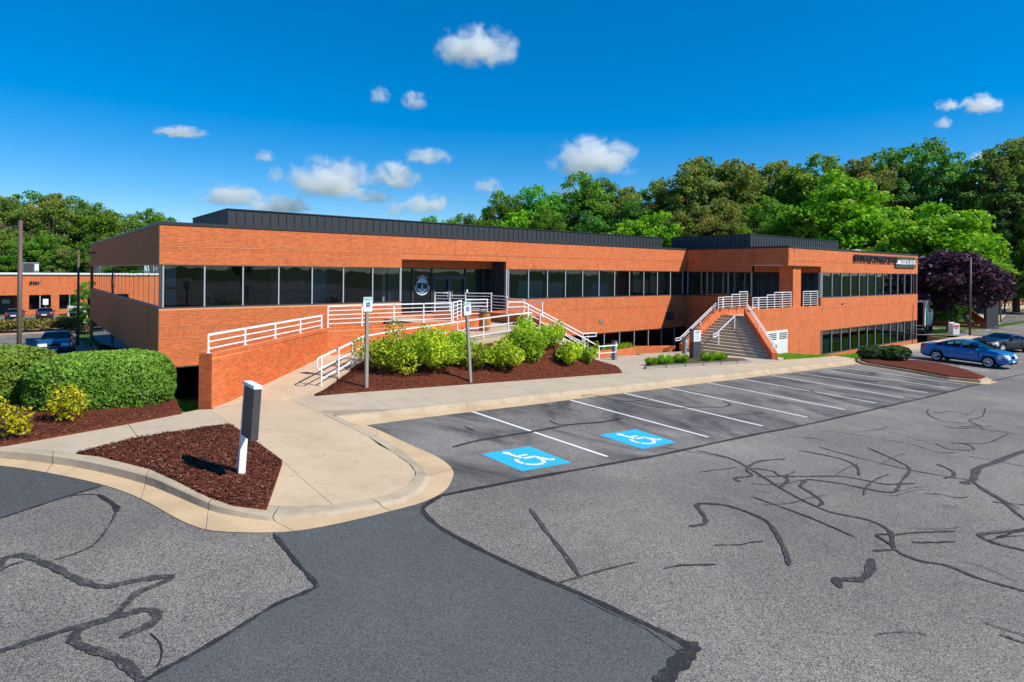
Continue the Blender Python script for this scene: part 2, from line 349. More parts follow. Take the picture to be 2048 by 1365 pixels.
def sheet(name, xs, ys, fn, mat, keep=None, kind='structure', parent=None):
    V = []; idx = {}; Fq = []
    for i, x in enumerate(xs):
        for j, y in enumerate(ys): V.append((x, y, fn(x, y)))
    n = len(ys)
    for i in range(len(xs) - 1):
        for j in range(n - 1):
            if keep is None or keep((xs[i] + xs[i + 1]) / 2, (ys[j] + ys[j + 1]) / 2): Fq.append((i * n + j, (i + 1) * n + j, (i + 1) * n + j + 1, i * n + j + 1))
    me = npmesh(name, V, Fq, mat, smooth=True); o = link(name, me, None, parent)
    if parent is None: o['kind'] = kind
    return o
ground = sheet('ground', axis(-20, 90, 1.25, 9000), axis(-24, 60, 1.0, 9000), gz, M_GROUND)
def yk(X): return -15.62 + (X - 10) * .0462
def lot_keep(x, y):
    if x < .5: return y < -13.4
    if x < 36.5: return y < yk(x) + .45
    if x < 65.5: return y < -13.9
    return True
parking_lot = sheet('parking_lot', [-400, -200, -100, -60, -30] + list(np.arange(-20, 100, .5)) + [110], [-400, -200, -100, -60, -40] + list(np.arange(-30, 22, .5)), lambda x, y: lot(x, y) if y < -13 else lerp(lot(x, y), -2.02, sstep(-13, -6, y)), M_ASPH, lambda x, y: lot_keep(x, y) and not (x > 79 and y > -11))
def back_far(px): return 76
back_lot = sheet('back_lot', [-90, -60, -30, -20, -10, -5, -.45], [4, 8, 10, 12, 16, 20, 24, 28, 30, 33, 36, 40, 50, 60, 76], lambda x, y: backlot(x, y) + .01, M_ASPH)

def poly_world(pts, dz=0.0, fn=lot): return [hit(x, y, fn, dz) for x, y in pts]
def bed(name, poly, zf, mat, depth=.3, cuts=4, amp=.0, parent=None, nscale=1.0):
    """a filled surface over an outline in plan, following zf, with a skirt going down"""
    bm = bmesh.new(); vs = [bm.verts.new((p[0], p[1], 0)) for p in poly]; f = bm.faces.new(vs); bm.normal_update()
    if f.normal.z < 0: f.normal_flip()
    bmesh.ops.triangulate(bm, faces=list(bm.faces))
    for _ in range(cuts):
        es = [e for e in bm.edges if e.calc_length() > .45]
        if not es: break
        bmesh.ops.subdivide_edges(bm, edges=es, cuts=1, use_grid_fill=True); bmesh.ops.triangulate(bm, faces=list(bm.faces))
    from mathutils import noise as nz
    for v in bm.verts:
        x, y = v.co.x, v.co.y
        v.co.z = zf(x, y) + (amp * nz.noise(Vector((x * nscale, y * nscale, 0))) if amp else 0)
    r = bmesh.ops.extrude_edge_only(bm, edges=[e for e in bm.edges if e.is_boundary])
    for g in r['geom']:
        if isinstance(g, bmesh.types.BMVert): g.co.z -= depth
    bmesh.ops.recalc_face_normals(bm, faces=list(bm.faces))
    up = sum(q.normal.z * q.calc_area() for q in bm.faces)
    if up < 0: bmesh.ops.reverse_faces(bm, faces=list(bm.faces))
    me = bpy.data.meshes.new(name); bm.to_mesh(me); bm.free()
    for p in me.polygons: p.use_smooth = amp > 0
    return link(name, me, mat, parent)
# ---- older and newer asphalt laid into the lot
def ext_sheet(name, px, mat, dz, parent=parking_lot):
    P = poly_world(px); return bed(name, P, lambda x, y: lot(x, y) + dz, mat, depth=.02, cuts=3, parent=parent)
stall_px = [(700, 860), (712, 848.6), (931, 819.5), (1128.5, 794.3), (1329, 768), (1486, 749), (1602.5, 735.7), (1699, 723.5), (1850, 738), (1985, 745), (1938, 757.5), (1875, 775), (1780, 798.7), (1621.5, 838), (1500, 864), (1339.5, 902), (1252, 920), (1076, 955), (900, 993), (880, 985), (912, 950)]
ext_sheet('stall_asphalt', stall_px, M_STALL, .004)
patch_px = [(557, 1076), (601.5, 1131), (639, 1172), (639, 1186), (564, 1220), (478.5, 1274.7), (393, 1326), (300, 1385), (120, 1500), (1250, 1500), (1325, 1390), (1356, 1339.6), (1383.5, 1309), (1394, 1286.6), (1349, 1264), (1264, 1227), (1172, 1186), (1076, 1148), (990.5, 1110.6), (902, 1066), (867.5, 1040.6), (854, 1023.5), (884, 1001), (880, 985), (850, 1000), (700, 1045), (600, 1065)]
ext_sheet('asphalt_patch', patch_px, M_PATCH, .0045)
ext_sheet('asphalt_patch', [(-300, 900), (0, 940), (212, 980), (212, 988.6), (136.7, 1013), (68, 1037), (0, 1061), (-300, 1160)], M_PATCH, .0045)
# ---- sealed cracks
def catmull(P, n=8):
    out = []
    for i in range(len(P) - 1):
        p0, p1, p2, p3 = P[max(i - 1, 0)], P[i], P[i + 1], P[min(i + 2, len(P) - 1)]
        for k in range(n):
            t = k / n; out.append(.5 * ((2 * p1) + (p2 - p0) * t + (2 * p0 - 5 * p1 + 4 * p2 - p3) * t * t + (3 * p1 - p0 - 3 * p2 + p3) * t ** 3))
    out.append(P[-1]); return out
SEALS = [
 (.13, 1, [(865, 1003), (900, 993), (1076, 955), (1252, 920), (1339.5, 902), (1500, 864), (1621.5, 838), (1780, 798.7), (1875, 775), (1938, 757.5), (1985, 745)]),
 (.11, 1, [(890, 996), (856, 1020), (867.5, 1040.6), (902, 1066), (990.5, 1110.6), (1076, 1148), (1172, 1186), (1264, 1227), (1349, 1264), (1394, 1286.6)]), (.24, 1, [(1390, 1278), (1396, 1290), (1383.5, 1309), (1356, 1339.6), (1342.5, 1363.5), (1310, 1420)]),
 (.075, 1, [(557, 1078), (601.5, 1131), (641, 1174), (637, 1187), (564, 1220), (478.5, 1274.7), (393, 1326), (335, 1358), (280, 1395)]), (.05, 1, [(212, 988.6), (136.7, 1013), (68, 1037), (0, 1061), (-40, 1075)]),
 (.10, 1, [(205, 1006), (239, 1027), (242.7, 1040.6)]), (.05, 0, [(242, 1040), (229, 1066), (201.6, 1103.8), (164, 1124), (118, 1139)]), (.04, 0, [(126, 1016.6), (160, 1008), (205, 1006)]),
 (.15, 0, [(0, 1162), (20.5, 1138), (51, 1131), (89, 1141), (130, 1158.5), (164, 1175.6), (205, 1189), (239, 1187.5), (290.5, 1175.6), (362, 1165)]),
 (.13, 0, [(362, 1169), (290.5, 1201), (260, 1230), (232, 1254), (191, 1266), (137, 1281.5), (68, 1305.5), (0, 1329), (-30, 1340)]), (.05, 0, [(-10, 1175), (30, 1152), (60, 1143)]),
 (.15, 0, [(253, 1292), (307.6, 1268), (328, 1251), (321, 1237), (290.5, 1237), (246, 1251), (191, 1268), (164, 1288), (167.5, 1305), (205, 1319), (246, 1333), (280, 1357), (300, 1380)]), (.02, 1, [(314, 1281.5), (335, 1302), (338, 1329), (330, 1350)]),
 (.10, 0, [(1069, 1017), (1100, 1059), (1137.5, 1104), (1172, 1153)]), (.06, 0, [(1118, 1169), (1178.5, 1150), (1230, 1134.6), (1281, 1121)]), (.012, 1, [(1166, 1192), (1230, 1222), (1300, 1252), (1360, 1292), (1385, 1306)]),
 (.10, 0, [(1400, 895), (1463, 908), (1504, 927), (1577, 971), (1628, 996.5), (1675, 1014), (1748, 1028), (1790, 1050), (1799, 1083), (1843, 1105), (1906, 1116), (1970, 1140), (2048, 1160), (2120, 1178)]),
 (.10, 0, [(1579, 908.5), (1526.6, 914), (1501, 930), (1511, 942.7), (1477.5, 949), (1490, 956)]), (.09, 0, [(1511, 928), (1552, 933), (1577, 942.7), (1685, 941), (1732, 947), (1780, 955), (1840, 952)]),
 (.11, 0, [(1577, 942.7), (1583.5, 952), (1568, 966)]), (.10, 0, [(1621.5, 950.6), (1609, 961.6), (1628, 974), (1653, 992), (1647, 1001)]), (.09, 0, [(1602.5, 890), (1685, 905), (1720, 920.5), (1726, 939.5)]),
 (.06, 0, [(1643.7, 882.5), (1716.5, 901.5), (1821, 924), (1906, 938), (1944, 942.7)]), (.09, 0, [(1742, 882.5), (1802, 908), (1827, 924), (1811, 949), (1802, 965), (1780, 971), (1685, 955), (1621, 948)]),
 (.22, 0, [(2100, 870), (2048, 886), (1995, 908), (1963, 920.5), (1954, 942.7), (1932, 950.6)]), (.11, 0, [(1954, 946), (1979, 965), (2017, 987), (2048, 1012), (2090, 1040)]), (.10, 0, [(1880, 912), (1910, 925), (1915, 936), (1895, 941)]),
 (.03, 0, [(1675, 829), (1780, 850), (1875, 873)]), (.04, 0, [(1647, 849), (1740, 860), (1837, 876), (1881, 889), (1922, 889)]), (.06, 0, [(1878, 871.5), (1906, 882.5), (1954, 882.5), (1938, 871.5), (1909.5, 870), (1969.6, 870), (1995, 863.5), (2023, 849)]),
 (.06, 0, [(1862, 803), (1862, 813), (1890.5, 825.6), (1954, 832), (1979, 841), (2048, 851)]), (.06, 0, [(1976, 798.7), (1969.6, 816), (1944, 824), (1969.6, 835)]), (.05, 0, [(1940, 895), (2000, 905), (2060, 915)]), (.04, 0, [(1800, 800), (1900, 812), (1960, 822), (2060, 838)]),
 (.07, 0, [(1512, 985), (1621.5, 1022), (1726, 1064.5)]), (.11, 0, [(1390, 1047), (1419, 1041), (1419, 1028), (1403, 1006), (1412.6, 1001), (1463, 1004), (1526.6, 1025), (1549, 1040), (1568, 1067), (1583.5, 1099), (1590, 1122.5)]),
 (.17, 0, [(1754, 1105), (1751, 1130), (1735, 1146), (1704, 1148), (1685, 1149), (1694, 1165)]), (.07, 0, [(1802, 1056), (1843, 1051), (1922, 1046.5)]), (.08, 0, [(1792, 1056), (1764, 1057.6), (1796, 1078)]), (.07, 0, [(1754, 1089), (1802, 1086)]),
 (.13, 0, [(2100, 1038), (2048, 1043), (2001, 1048), (1969.6, 1053), (1995, 1067), (2048, 1080), (2100, 1092)]), (.05, 0, [(1957, 950), (1990, 968), (2048, 1000)]),
 (.12, 1, [(911.7, 897.8), (958.6, 884.6), (1002.5, 875.8), (1076, 862.6), (1149, 848), (1207.6, 842), (1251.6, 833)]), (.07, 1, [(1166.6, 791), (1193, 788), (1251.6, 799.6), (1304, 793)]), (.07, 1, [(1269, 801), (1339.5, 811), (1398, 808), (1451, 807), (1465.5, 801), (1451, 795)]),
 (.07, 1, [(1105, 840.6), (1122.7, 848), (1150, 848)]), (.04, 0, [(1325, 889), (1369, 895), (1456.7, 908)]), (.05, 1, [(935, 855), (955, 864)]), (.05, 1, [(1520, 745), (1640, 775), (1720, 795), (1800, 806)]), (.10, 1, [(1985, 745), (2030, 734), (2070, 725)]),
]
_r = random.Random(21)
for _k in range(34):                                       # the finer web of cracks over the right half
    x, y = _r.uniform(1420, 2040), _r.uniform(800, 1010) if _k < 24 else _r.uniform(1010, 1330); a = _r.choice((.22, .16, -.25, .3, 2.9)) + _r.uniform(-.1, .1); L = _r.uniform(30, 110) * (y - 600) / 300; pts = [(x, y)]
    for _ in range(_r.randint(3, 6)): a += _r.uniform(-.35, .35); x += math.cos(a) * L / 4; y += math.sin(a) * L / 4 * .6; pts.append((x, max(790, y)))
    SEALS.append((_r.choice((.018, .025, .035, .05)), _r.choice((0, 0, 1)), pts))
for k, (wd, dk, px) in enumerate(SEALS):
    W = catmull([onlot(*p) for p in px], 14); V = []; Fq = []; rr = random.Random(k)
    ph = rr.random() * 9
    for i, p in enumerate(W):
        d = W[min(i + 1, len(W) - 1)] - W[max(i - 1, 0)]; n = Vector((-d.y, d.x, 0)).normalized()
        e = min(1, .35 + .65 * min(i, len(W) - 1 - i) / 3); hw = wd * (.40 if dk else .34) * e * (1 + .30 * math.sin(i * .45 + ph) * math.sin(i * .17 + ph * 2) + (.16 if wd < .12 else .05) * math.sin(i * 1.3 + ph * 5) * math.sin(i * .7) + rr.uniform(-.05, .05))
        p = p + n * rr.uniform(-.003, .003)
        for q in (p - n * hw, p + n * hw): V.append((q.x, q.y, lot(q.x, q.y) + .0095 + .00035 * k / 4))
        if i: m = 2 * i; Fq.append((m - 2, m - 1, m + 1, m))
    link('crack_seal', npmesh('crack_seal', V, Fq, M_SEAL if dk else M_SEALW), None, parking_lot)
# ---- painted lines and accessible markings
ST = [(931, 819.5), (1128.5, 794.3), (1235.5, 779), (1329, 768), (1415.8, 757.8), (1486, 749), (1548.7, 741.7), (1602.5, 735.7), (1654.7, 728.7), (1697.5, 724.3)]
EN = [(1222, 910.4), (1423, 867.4), (1531, 843), (1620.6, 824), (1695, 807), (1757.6, 792.7), (1811, 780.6), (1859.5, 770), (1900, 760), (1937, 752.5)]
def paint(name, a, b, wd=.1, z=.007, parent=parking_lot, mat=M_LINE, fn=lot):
    d = (b - a); n = Vector((-d.y, d.x, 0)).normalized() * wd / 2; N = 14; V = []; Fq = []
    for i in range(N + 1):
        p = a.lerp(b, i / N); j = random.uniform(-.006, .006)
        for q in (p - n * (1 + j * 8), p + n * (1 + j * 8)): V.append((q.x, q.y, fn(q.x, q.y) + z))
        if i: m = 2 * i; Fq.append((m - 2, m - 1, m + 1, m))
    return link(name, npmesh(name, V, Fq, mat), None, parent)
for a, b in zip(ST, EN): paint('stall_line', onlot(*a), onlot(*b))
for k in range(7):                                        # the row beyond the planted island
    X = 40.3 + 2.74 * k; paint('stall_line', Vector((X, -14.7, 0)), Vector((X + .1, -20.2, 0)))
def icon_parts():
    """wheelchair symbol in a unit square, s to the right and t downwards"""
    P = []
    def disc(cx, cy, r, n=14): P.append([(cx + r * math.cos(2 * math.pi * i / n), cy + r * math.sin(2 * math.pi * i / n)) for i in range(n)])
    def bar(a, b, wd):
        dx, dy = b[0] - a[0], b[1] - a[1]; L = math.hypot(dx, dy); nx, ny = -dy / L * wd / 2, dx / L * wd / 2
        P.append([(a[0] + nx, a[1] + ny), (b[0] + nx, b[1] + ny), (b[0] - nx, b[1] - ny), (a[0] - nx, a[1] - ny)])
    def arc(cx, cy, r, wd, a0, a1, n):
        for i in range(n):
            t0, t1 = a0 + (a1 - a0) * i / n, a0 + (a1 - a0) * (i + .96) / n
            P.append([(cx + q * math.cos(t), cy + q * math.sin(t)) for q, t in ((r - wd / 2, t0), (r + wd / 2, t0), (r + wd / 2, t1), (r - wd / 2, t1))])
    disc(.39, .15, .068); bar((.395, .22), (.43, .47), .075); bar((.47, .36), (.64, .36), .06); bar((.45, .50), (.68, .50), .075); bar((.67, .48), (.80, .76), .075); bar((.79, .765), (.88, .72), .06)
    arc(.47, .63, .215, .07, math.radians(-15), math.radians(60), 4); arc(.47, .63, .215, .07, math.radians(68), math.radians(150), 5); arc(.47, .63, .215, .07, math.radians(158), math.radians(225), 4)
    return P
ICON = icon_parts()
for Q in ([(970, 910), (1065.5, 892.8), (1150.5, 924), (1052, 943)], [(1204.7, 867.6), (1278, 854.7), (1358.5, 878.7), (1292.6, 894)]):
    A, B, Cc, D = poly_world(Q); bl = lambda s, t: (A.lerp(B, s)).lerp(D.lerp(Cc, s), t)
    V = []; Fq = []
    for i in range(7):
        for j in range(7): p = bl(i / 6, j / 6); V.append((p.x, p.y, lot(p.x, p.y) + .0075))
    for i in range(6):
        for j in range(6): Fq.append((i * 7 + j, (i + 1) * 7 + j, (i + 1) * 7 + j + 1, i * 7 + j + 1))
    sq = link('accessible_marking', npmesh('accessible_marking', V, Fq, M_BLUE), None, parking_lot)
    mb = MB()
    for poly in ICON:
        pts = [bl(s, t) for s, t in poly]; mb.add([(p.x, p.y, lot(p.x, p.y) + .0105) for p in pts], [tuple(range(len(pts)))])
    mb.build('wheelchair_symbol', M_LINE, sq)
# ---- kerbs with gutter, cut at the joints
TIP = onlot(800, 985, .05)
def kdz(x, y): return lerp(.05, .15, sstep(1.2, 4.2, math.hypot(x - TIP.x, y - TIP.y)))
def slabz(x, y): return lot(x, y) + kdz(x, y)
I_PX = [(-140, 912), (0, 914), (113, 919), (205, 929.5), (308, 953), (376, 981), (427, 1003), (478, 1017), (540, 1022), (581, 1022), (673, 1017), (752, 1003), (791, 992), (821.5, 975), (837, 957), (839, 948), (825, 931), (791, 908), (745, 880), (698.5, 857), (668, 843), (640, 831)]
K_PX = [(-140, 918), (0, 920), (113, 929), (205, 943), (300, 965), (352, 985), (415, 1012), (454, 1025), (525, 1038), (570, 1041), (672, 1030), (770, 1013), (815, 1001), (846, 983), (862, 962), (862, 951), (850, 934), (808, 901), (762, 875), (714, 852), (684, 840), (663, 831)]
G_PX = [(-140, 946), (0, 951.7), (100, 964), (212, 986), (290.5, 1013), (359, 1049), (410, 1069.6), (461, 1076), (547, 1076), (615, 1069.6), (700, 1052), (791, 1028), (852, 1010), (895, 988), (912, 963), (912, 941.5), (883, 918.5), (821.5, 892), (760, 864.6), (730, 855), (716, 849.5), (712, 848.6)]
def strip(name, polys, fns, mat, parent, smooth=True):
    V = []; Fq = []; n = len(polys)
    for i in range(len(polys[0])):
        for p, fz in zip(polys, fns): q = p[i]; V.append((q.x, q.y, fz(q.x, q.y)))
        if i:
            for k in range(n - 1): a = i * n + k; Fq.append((a - n, a - n + 1, a + 1, a))
    return link(name, npmesh(name, V, Fq, mat, smooth=False), None, parent)
kerb = empty('kerb'); kerb['kind'] = 'structure'
def kerb_run(I, K, G, joints, dz=0.0):
    N = len(I); out = [K[i] + (G[i] - K[i]).normalized() * .05 for i in range(N)]
    rnd = [I[i].lerp(K[i], .82) for i in range(N)]
    for a, b in zip(joints[:-1], joints[1:]):
        sl = slice(a, b + 1); g = .006
        def trim(L):
            L = [p.copy() for p in L[sl]]; L[0] = L[0] + (L[1] - L[0]).normalized() * g; L[-1] = L[-1] + (L[-2] - L[-1]).normalized() * g; return L
        strip('kerb_stone', [trim(I), trim(rnd), trim(K), trim(out)], [lambda x, y: slabz(x, y) + .002, lambda x, y: slabz(x, y) + .002, lambda x, y: slabz(x, y) - .014, lambda x, y: lot(x, y) + .012], M_KERB, kerb)
        strip('gutter_pan', [trim(out), trim(G)], [lambda x, y: lot(x, y) + .012 + dz, lambda x, y: lot(x, y) + .010 + dz], M_GUT, kerb)
    strip('kerb_joint_fill', [I, out, G], [lambda x, y: lot(x, y) + .011, lambda x, y: lot(x, y) + .0065 + dz * .5, lambda x, y: lot(x, y) + .0065 + dz * .5], M_SOIL, kerb)
def uw(px, f=slabz): return catmull([hit(x, y, f) for x, y in px], 4)
I1 = uw(I_PX); K1 = uw(K_PX); G1 = uw(G_PX, lot); n1 = len(I1)
kerb_run(I1, K1, G1, [0, 8, 16, 25, 35, 44, 60, 72, n1 - 1])
Xs = [1.42, 2.0] + list(np.arange(2.6, 36.6, 1.0)); kx0 = hit(663, 831, slabz)
Kb = [Vector((x, yk(x) if x > 3.4 else yk(x), 0)) for x in Xs]
Ib = [p + Vector((0, .17, 0)) for p in Kb]; Gb = [p + Vector((0, -.55 - .02 * math.sin(p.x), 0)) for p in Kb]
kerb_run(Ib, Kb, Gb, [0, 5, 9, 12, 15, 18, 21, 24, 27, 30, 33, len(Xs) - 1], -.0018)
# ---- pavement slabs
sidewalk = empty('sidewalk'); sidewalk['kind'] = 'structure'
def shrink(P, g=.008):
    c = sum(P, Vector((0, 0, 0))) / len(P); return [p + (c - p).normalized() * g for p in P]
def slab(px, mat=M_CONC, fn=slabz, world=None):
    P = world if world else [hit(x, y, fn) for x, y in px]
    return bed('slab', shrink(P), fn, mat, depth=.12, cuts=2, parent=sidewalk)
slab([(675, 1017), (752, 1003), (791, 992), (821.5, 975), (837, 957), (839, 948), (825, 931), (791, 908), (766, 896), (572, 930)])
slab([(572, 930), (675, 1017), (581, 1022), (541, 1021)])
slab([(465, 860), (572, 930), (766, 896), (745, 880), (698.5, 857), (640, 831), (500, 847)])
slab([(428, 831), (465, 860), (500, 847), (640, 831), (583, 805.5)])
slab([(-140, 912), (-140, 935 - 10), (0, 914), (113, 919), (160, 925), (283.6, 891), (263, 863.5), (20, 912), (0, 913)][2:], M_CONCG)
slab([(263, 863.5), (400, 832), (428, 830), (465, 860), (342, 881), (283.6, 891)], M_CONCG)
bk = hit(583, 805.5, slabz); e0 = hit(640, 831, slabz); e1 = hit(668, 833, slabz)
x = 3.3; first = [bk, e0, Vector((e0.x + .15, e0.y + .05, 0)), Vector((3.3, yk(3.3) + .17, 0)), Vector((3.3, -13.32, 0))]
slab(None, M_CONCG, world=first)
while x < 36.4:
    x2 = min(x + 1.52, 36.5); yb = -13.32 if x < 28.8 else -12.95
    slab(None, M_CONCG if x < 23 else M_CONC, world=[Vector((x, yk(x) + .17, 0)), Vector((x2, yk(x2) + .17, 0)), Vector((x2, yb, 0)), Vector((x, yb, 0))]); x = x2
for (xa, ya, xb, yb) in [(18.3, -13.3, 21.0, -10.4), (21.0, -13.3, 24.2, -10.4), (24.2, -13.3, 27.3, -10.4), (27.3, -13.3, 29.9, -10.4), (18.3, -10.4, 21.6, -7.7), (21.6, -10.4, 24.6, -7.0), (24.6, -10.4, 27.4, -6.4), (27.4, -10.4, 29.9, -6.2)]:
    slab(None, M_CONCG, fn=deck, world=[Vector((xa, ya, 0)), Vector((xb, ya, 0)), Vector((xb, yb, 0)), Vector((xa, yb, 0))])
slab(None, M_CONCG, fn=deck, world=[Vector(p) for p in ((15.45, -13.3, 0), (18.3, -13.3, 0), (18.3, -8.6, 0), (17.35, -8.6, 0), (17.35, -11.0, 0))])
for xa in (41.0, 45.0, 49.0, 53.0, 57.0, 61.0): slab(None, M_CONC, world=[Vector((xa, -13.85, 0)), Vector((xa + 4, -13.85, 0)), Vector((xa + 4, -12.5, 0)), Vector((xa, -12.5, 0))])
walk_kerb = MB()
for i in range(16): xa = 38.5 + i * 1.75; walk_kerb.prism([(xa, -14.05), (xa + 1.74, -14.05), (xa + 1.74, -13.86), (xa, -13.86)], lambda x, y: lot(x, y) - .02, lambda x, y: lot(x, y) + .15)
walk_kerb.build('kerb_stone', M_KERB, kerb)
# ---- mulch beds
def mulch(name, P, zf, amp=.03, ns=1.6): o = bed(name, P, zf, M_MULCH, depth=.25, cuts=4, amp=amp, nscale=ns); o['kind'] = 'structure'; return o
tri = poly_world([(465, 861), (572, 931), (542, 1021), (478, 1017), (427, 1003), (376, 981), (308, 953), (205, 929.5), (160, 925.5), (283.6, 891), (342, 881)], .15)
mulch('mulch_bed', tri, lambda x, y: slabz(x, y) + .035)
lb = poly_world([(20, 912), (263, 863.5), (369, 841)], .15); lb = [Vector((-9.5, -16.6, 0)), lb[0], lb[1], lb[2], Vector((-1.62, -13.0, 0)), Vector((-1.8, -10.5, 0)), Vector((-9.5, -9.0, 0))]
mulch('mulch_bed', lb, lambda x, y: slabz(x, y) + .03 + .05 * sstep(-16, -13, y))
YB = [(2.3, -12.85), (4.9, -10.35), (20.2, -10.35)]; ZB = [(2.3, .42), (4.9, .84), (12.9, 1.30), (13.4, 1.26), (17.2, -.42), (20.2, -.5)]
def interp(T, x):
    if x <= T[0][0]: return T[0][1]
    for (a, b), (c, d) in zip(T[:-1], T[1:]):
        if x <= c: return b + (d - b) * (x - a) / (c - a)
    return T[-1][1]
def mound(x, y):
    zf = slabz(x, -13.3) + .03; zb = interp(ZB, x) - .06; yb = interp(YB, x); t = (y + 13.3) / max(.05, yb + 13.3)
    return lerp(zf, zb, min(1, max(0, t)) ** .9)
mp = [Vector(p) for p in ((1.95, -13.3, 0), (2.3, -12.85, 0), (4.9, -10.35, 0), (12.9, -10.35, 0), (17.3, -10.35, 0), (17.35, -11.0, 0), (15.4, -13.3, 0))]
mulch('mulch_bed', mp, mound, .04)
isl_px = [(1726, 703), (1840, 707), (1880, 711), (1935, 723), (1975, 737), (1960, 742), (1900, 737), (1820, 724), (1740, 713), (1724, 708)]
isP = poly_world(isl_px, .15)
def islz(x, y): return lot(x, y) + .15
ik = [p + (p - sum(isP, Vector()) / len(isP)).normalized() * .16 for p in isP]
island_kerb = bed('kerb_stone', ik, lambda x, y: lot(x, y) + .145, M_KERB, depth=.15, cuts=2, parent=kerb)
ig = [p + (p - sum(isP, Vector()) / len(isP)).normalized() * .55 for p in isP]
bed('gutter_pan', ig, lambda x, y: lot(x, y) + .011, M_GUT, depth=.02, cuts=2, parent=kerb)
mulch('mulch_bed', isP, lambda x, y: islz(x, y) + .05, .04)
def chips(name, poly, zf, n, seed, L=.055, label='loose wood chips scattered over the mulch'):
    r = np.random.default_rng(seed); P = np.array([(p[0], p[1]) for p in poly]); lo, hi = P.min(0), P.max(0); pts = []
    def inside(x, y):
        c = False; j = len(P) - 1
        for i in range(len(P)):
            if (P[i, 1] > y) != (P[j, 1] > y) and x < (P[j, 0] - P[i, 0]) * (y - P[i, 1]) / (P[j, 1] - P[i, 1]) + P[i, 0]: c = not c
            j = i
        return c
    while len(pts) < n:
        x, y = r.uniform(lo, hi)
        if inside(x, y): pts.append((x, y))
    V = []; Fq = []
    for x, y in pts:
        a = r.uniform(0, 6.28); l = L * r.uniform(.4, 1.3) / 2; wd = l * r.uniform(.15, .4); tl = r.uniform(-.4, .4); z = zf(x, y) + .012 + r.uniform(-.008, .02)
        ca, sa = math.cos(a), math.sin(a); k = len(V)
        for s, t in ((-1, -1), (1, -1), (1, 1), (-1, 1)): V.append((x + ca * l * s - sa * wd * t, y + sa * l * s + ca * wd * t, z + tl * l * s + .3 * wd * t))
        Fq.append((k, k + 1, k + 2, k + 3))
    o = link(name, npmesh(name, V, Fq, M_CHIP, r.random(len(pts)))); tag(o, label, 'wood chips', kind='stuff'); return o
def mat_chip():
    b = NB('wood_chip'); at = b.n('ShaderNodeAttribute', attribute_name='lr'); b.bsdf(b.ramp(at.outputs['Fac'], [(0, (.03, .010, .007)), (.5, (.10, .032, .02)), (.85, (.19, .065, .04)), (1, (.34, .18, .11))]), .9, .15); return b.m
M_CHIP = mat_chip()
chips('wood_chips', tri, lambda x, y: slabz(x, y) + .035, 9000, 1, label='wood chips on the triangular mulch bed at the corner')
chips('wood_chips', lb[:5] + [Vector((-9, -12.5, 0))], lambda x, y: slabz(x, y) + .05, 6000, 2, label='wood chips on the mulch bed in front of the clipped hedge')
chips('wood_chips', mp, mound, 9000, 3, label='wood chips on the sloping bed below the ramp')
# ================================================================ OFFICE BUILDING
U, R, S, B, COP = 4.19, 6.09, 2.21, -0.40, 5.95
XW, XE, YW, YD, XG = 38.58, 64.0, -8.72, 33.43, 43.65
BL, BH = .2032, .0677
office = empty('office_building', (0, 0, 0), 0, 'long two-storey orange brick office building with dark window bands and black roof edge', 'building')
def part(name, parent=office): return empty(name) if parent is None else child_empty(name, parent)
def child_empty(name, parent): o = empty(name); o.parent = parent; return o
def brick_list(u0, u1, z0, z1, soldier=False, h=.2032):
    out = []
    if soldier:
        u = math.floor(u0 / BH) * BH
        while u < u1:
            a, b = max(u, u0), min(u + BH, u1)
            if b - a > .02: out.append((a + .004, b - .004, z0 + .004, z1 - .004))
            u += BH
        return out
    r = math.floor(z0 / BH)
    while r * BH < z1 - .01:
        za, zb = max(r * BH, z0), min((r + 1) * BH, z1)
        off = .5 if (r + 50) % 2 else 0.0; u = (math.floor(u0 / BL) - off) * BL
        while u < u1:
            a, b = max(u, u0), min(u + BL, u1)
            if b - a > .03 and zb - za > .02: out.append((a + .005, b - .005, za + .005, zb - .005))
            u += BL
        r += 1
    return out
_bm = {}
def brick_mesh(lx, lz, d=.03, mat=None):
    k = (round(lx, 3), round(lz, 3), mat.name)
    if k not in _bm: me = MB().box(-lx / 2, lx / 2, 0, d, -lz / 2, lz / 2).mesh('brick'); me.materials.append(mat); _bm[k] = me
    return _bm[k]
def lay_bricks(parent, lst, p0, t, n, mat, single=None, proud=.0):
    """bricks on a wall face: u along t, z up, n outwards; those in `single` become objects of their own"""
    t, n = Vector(t), Vector(n); base = n * (Vector(p0).dot(n) + proud); rz = math.atan2(t.y, t.x); V = []; Fq = []; ns = 0
    for (a, b, c, d) in lst:
        if single and single(a, b, c, d):
            me = brick_mesh(b - a, d - c, .03, mat); o = bpy.data.objects.new('brick', me); COL.objects.link(o); o.parent = parent
            p = base + t * ((a + b) / 2); o.location = (p.x, p.y, (c + d) / 2); o.rotation_euler = (0, 0, rz); ns += 1
        else:
            k = len(V); j = random.uniform(-.0015, .0015)
            for dep in (j, -.03):
                for uu, zz in ((a, c), (b, c), (b, d), (a, d)): q = base + t * uu + n * dep; V.append((q.x, q.y, zz))
            Fq += [(k, k + 1, k + 2, k + 3), (k, k + 4, k + 5, k + 1), (k + 1, k + 5, k + 6, k + 2), (k + 2, k + 6, k + 7, k + 3), (k + 3, k + 7, k + 4, k)]
    if V: o = link('bricks', npmesh('bricks', V, Fq, mat), None, parent); o['kind'] = 'stuff'
    return ns
def wall(name, parent, mat, *boxes):
    mb = MB()
    for b in boxes: mb.box(*b)
    return mb.build(name, mat, parent)
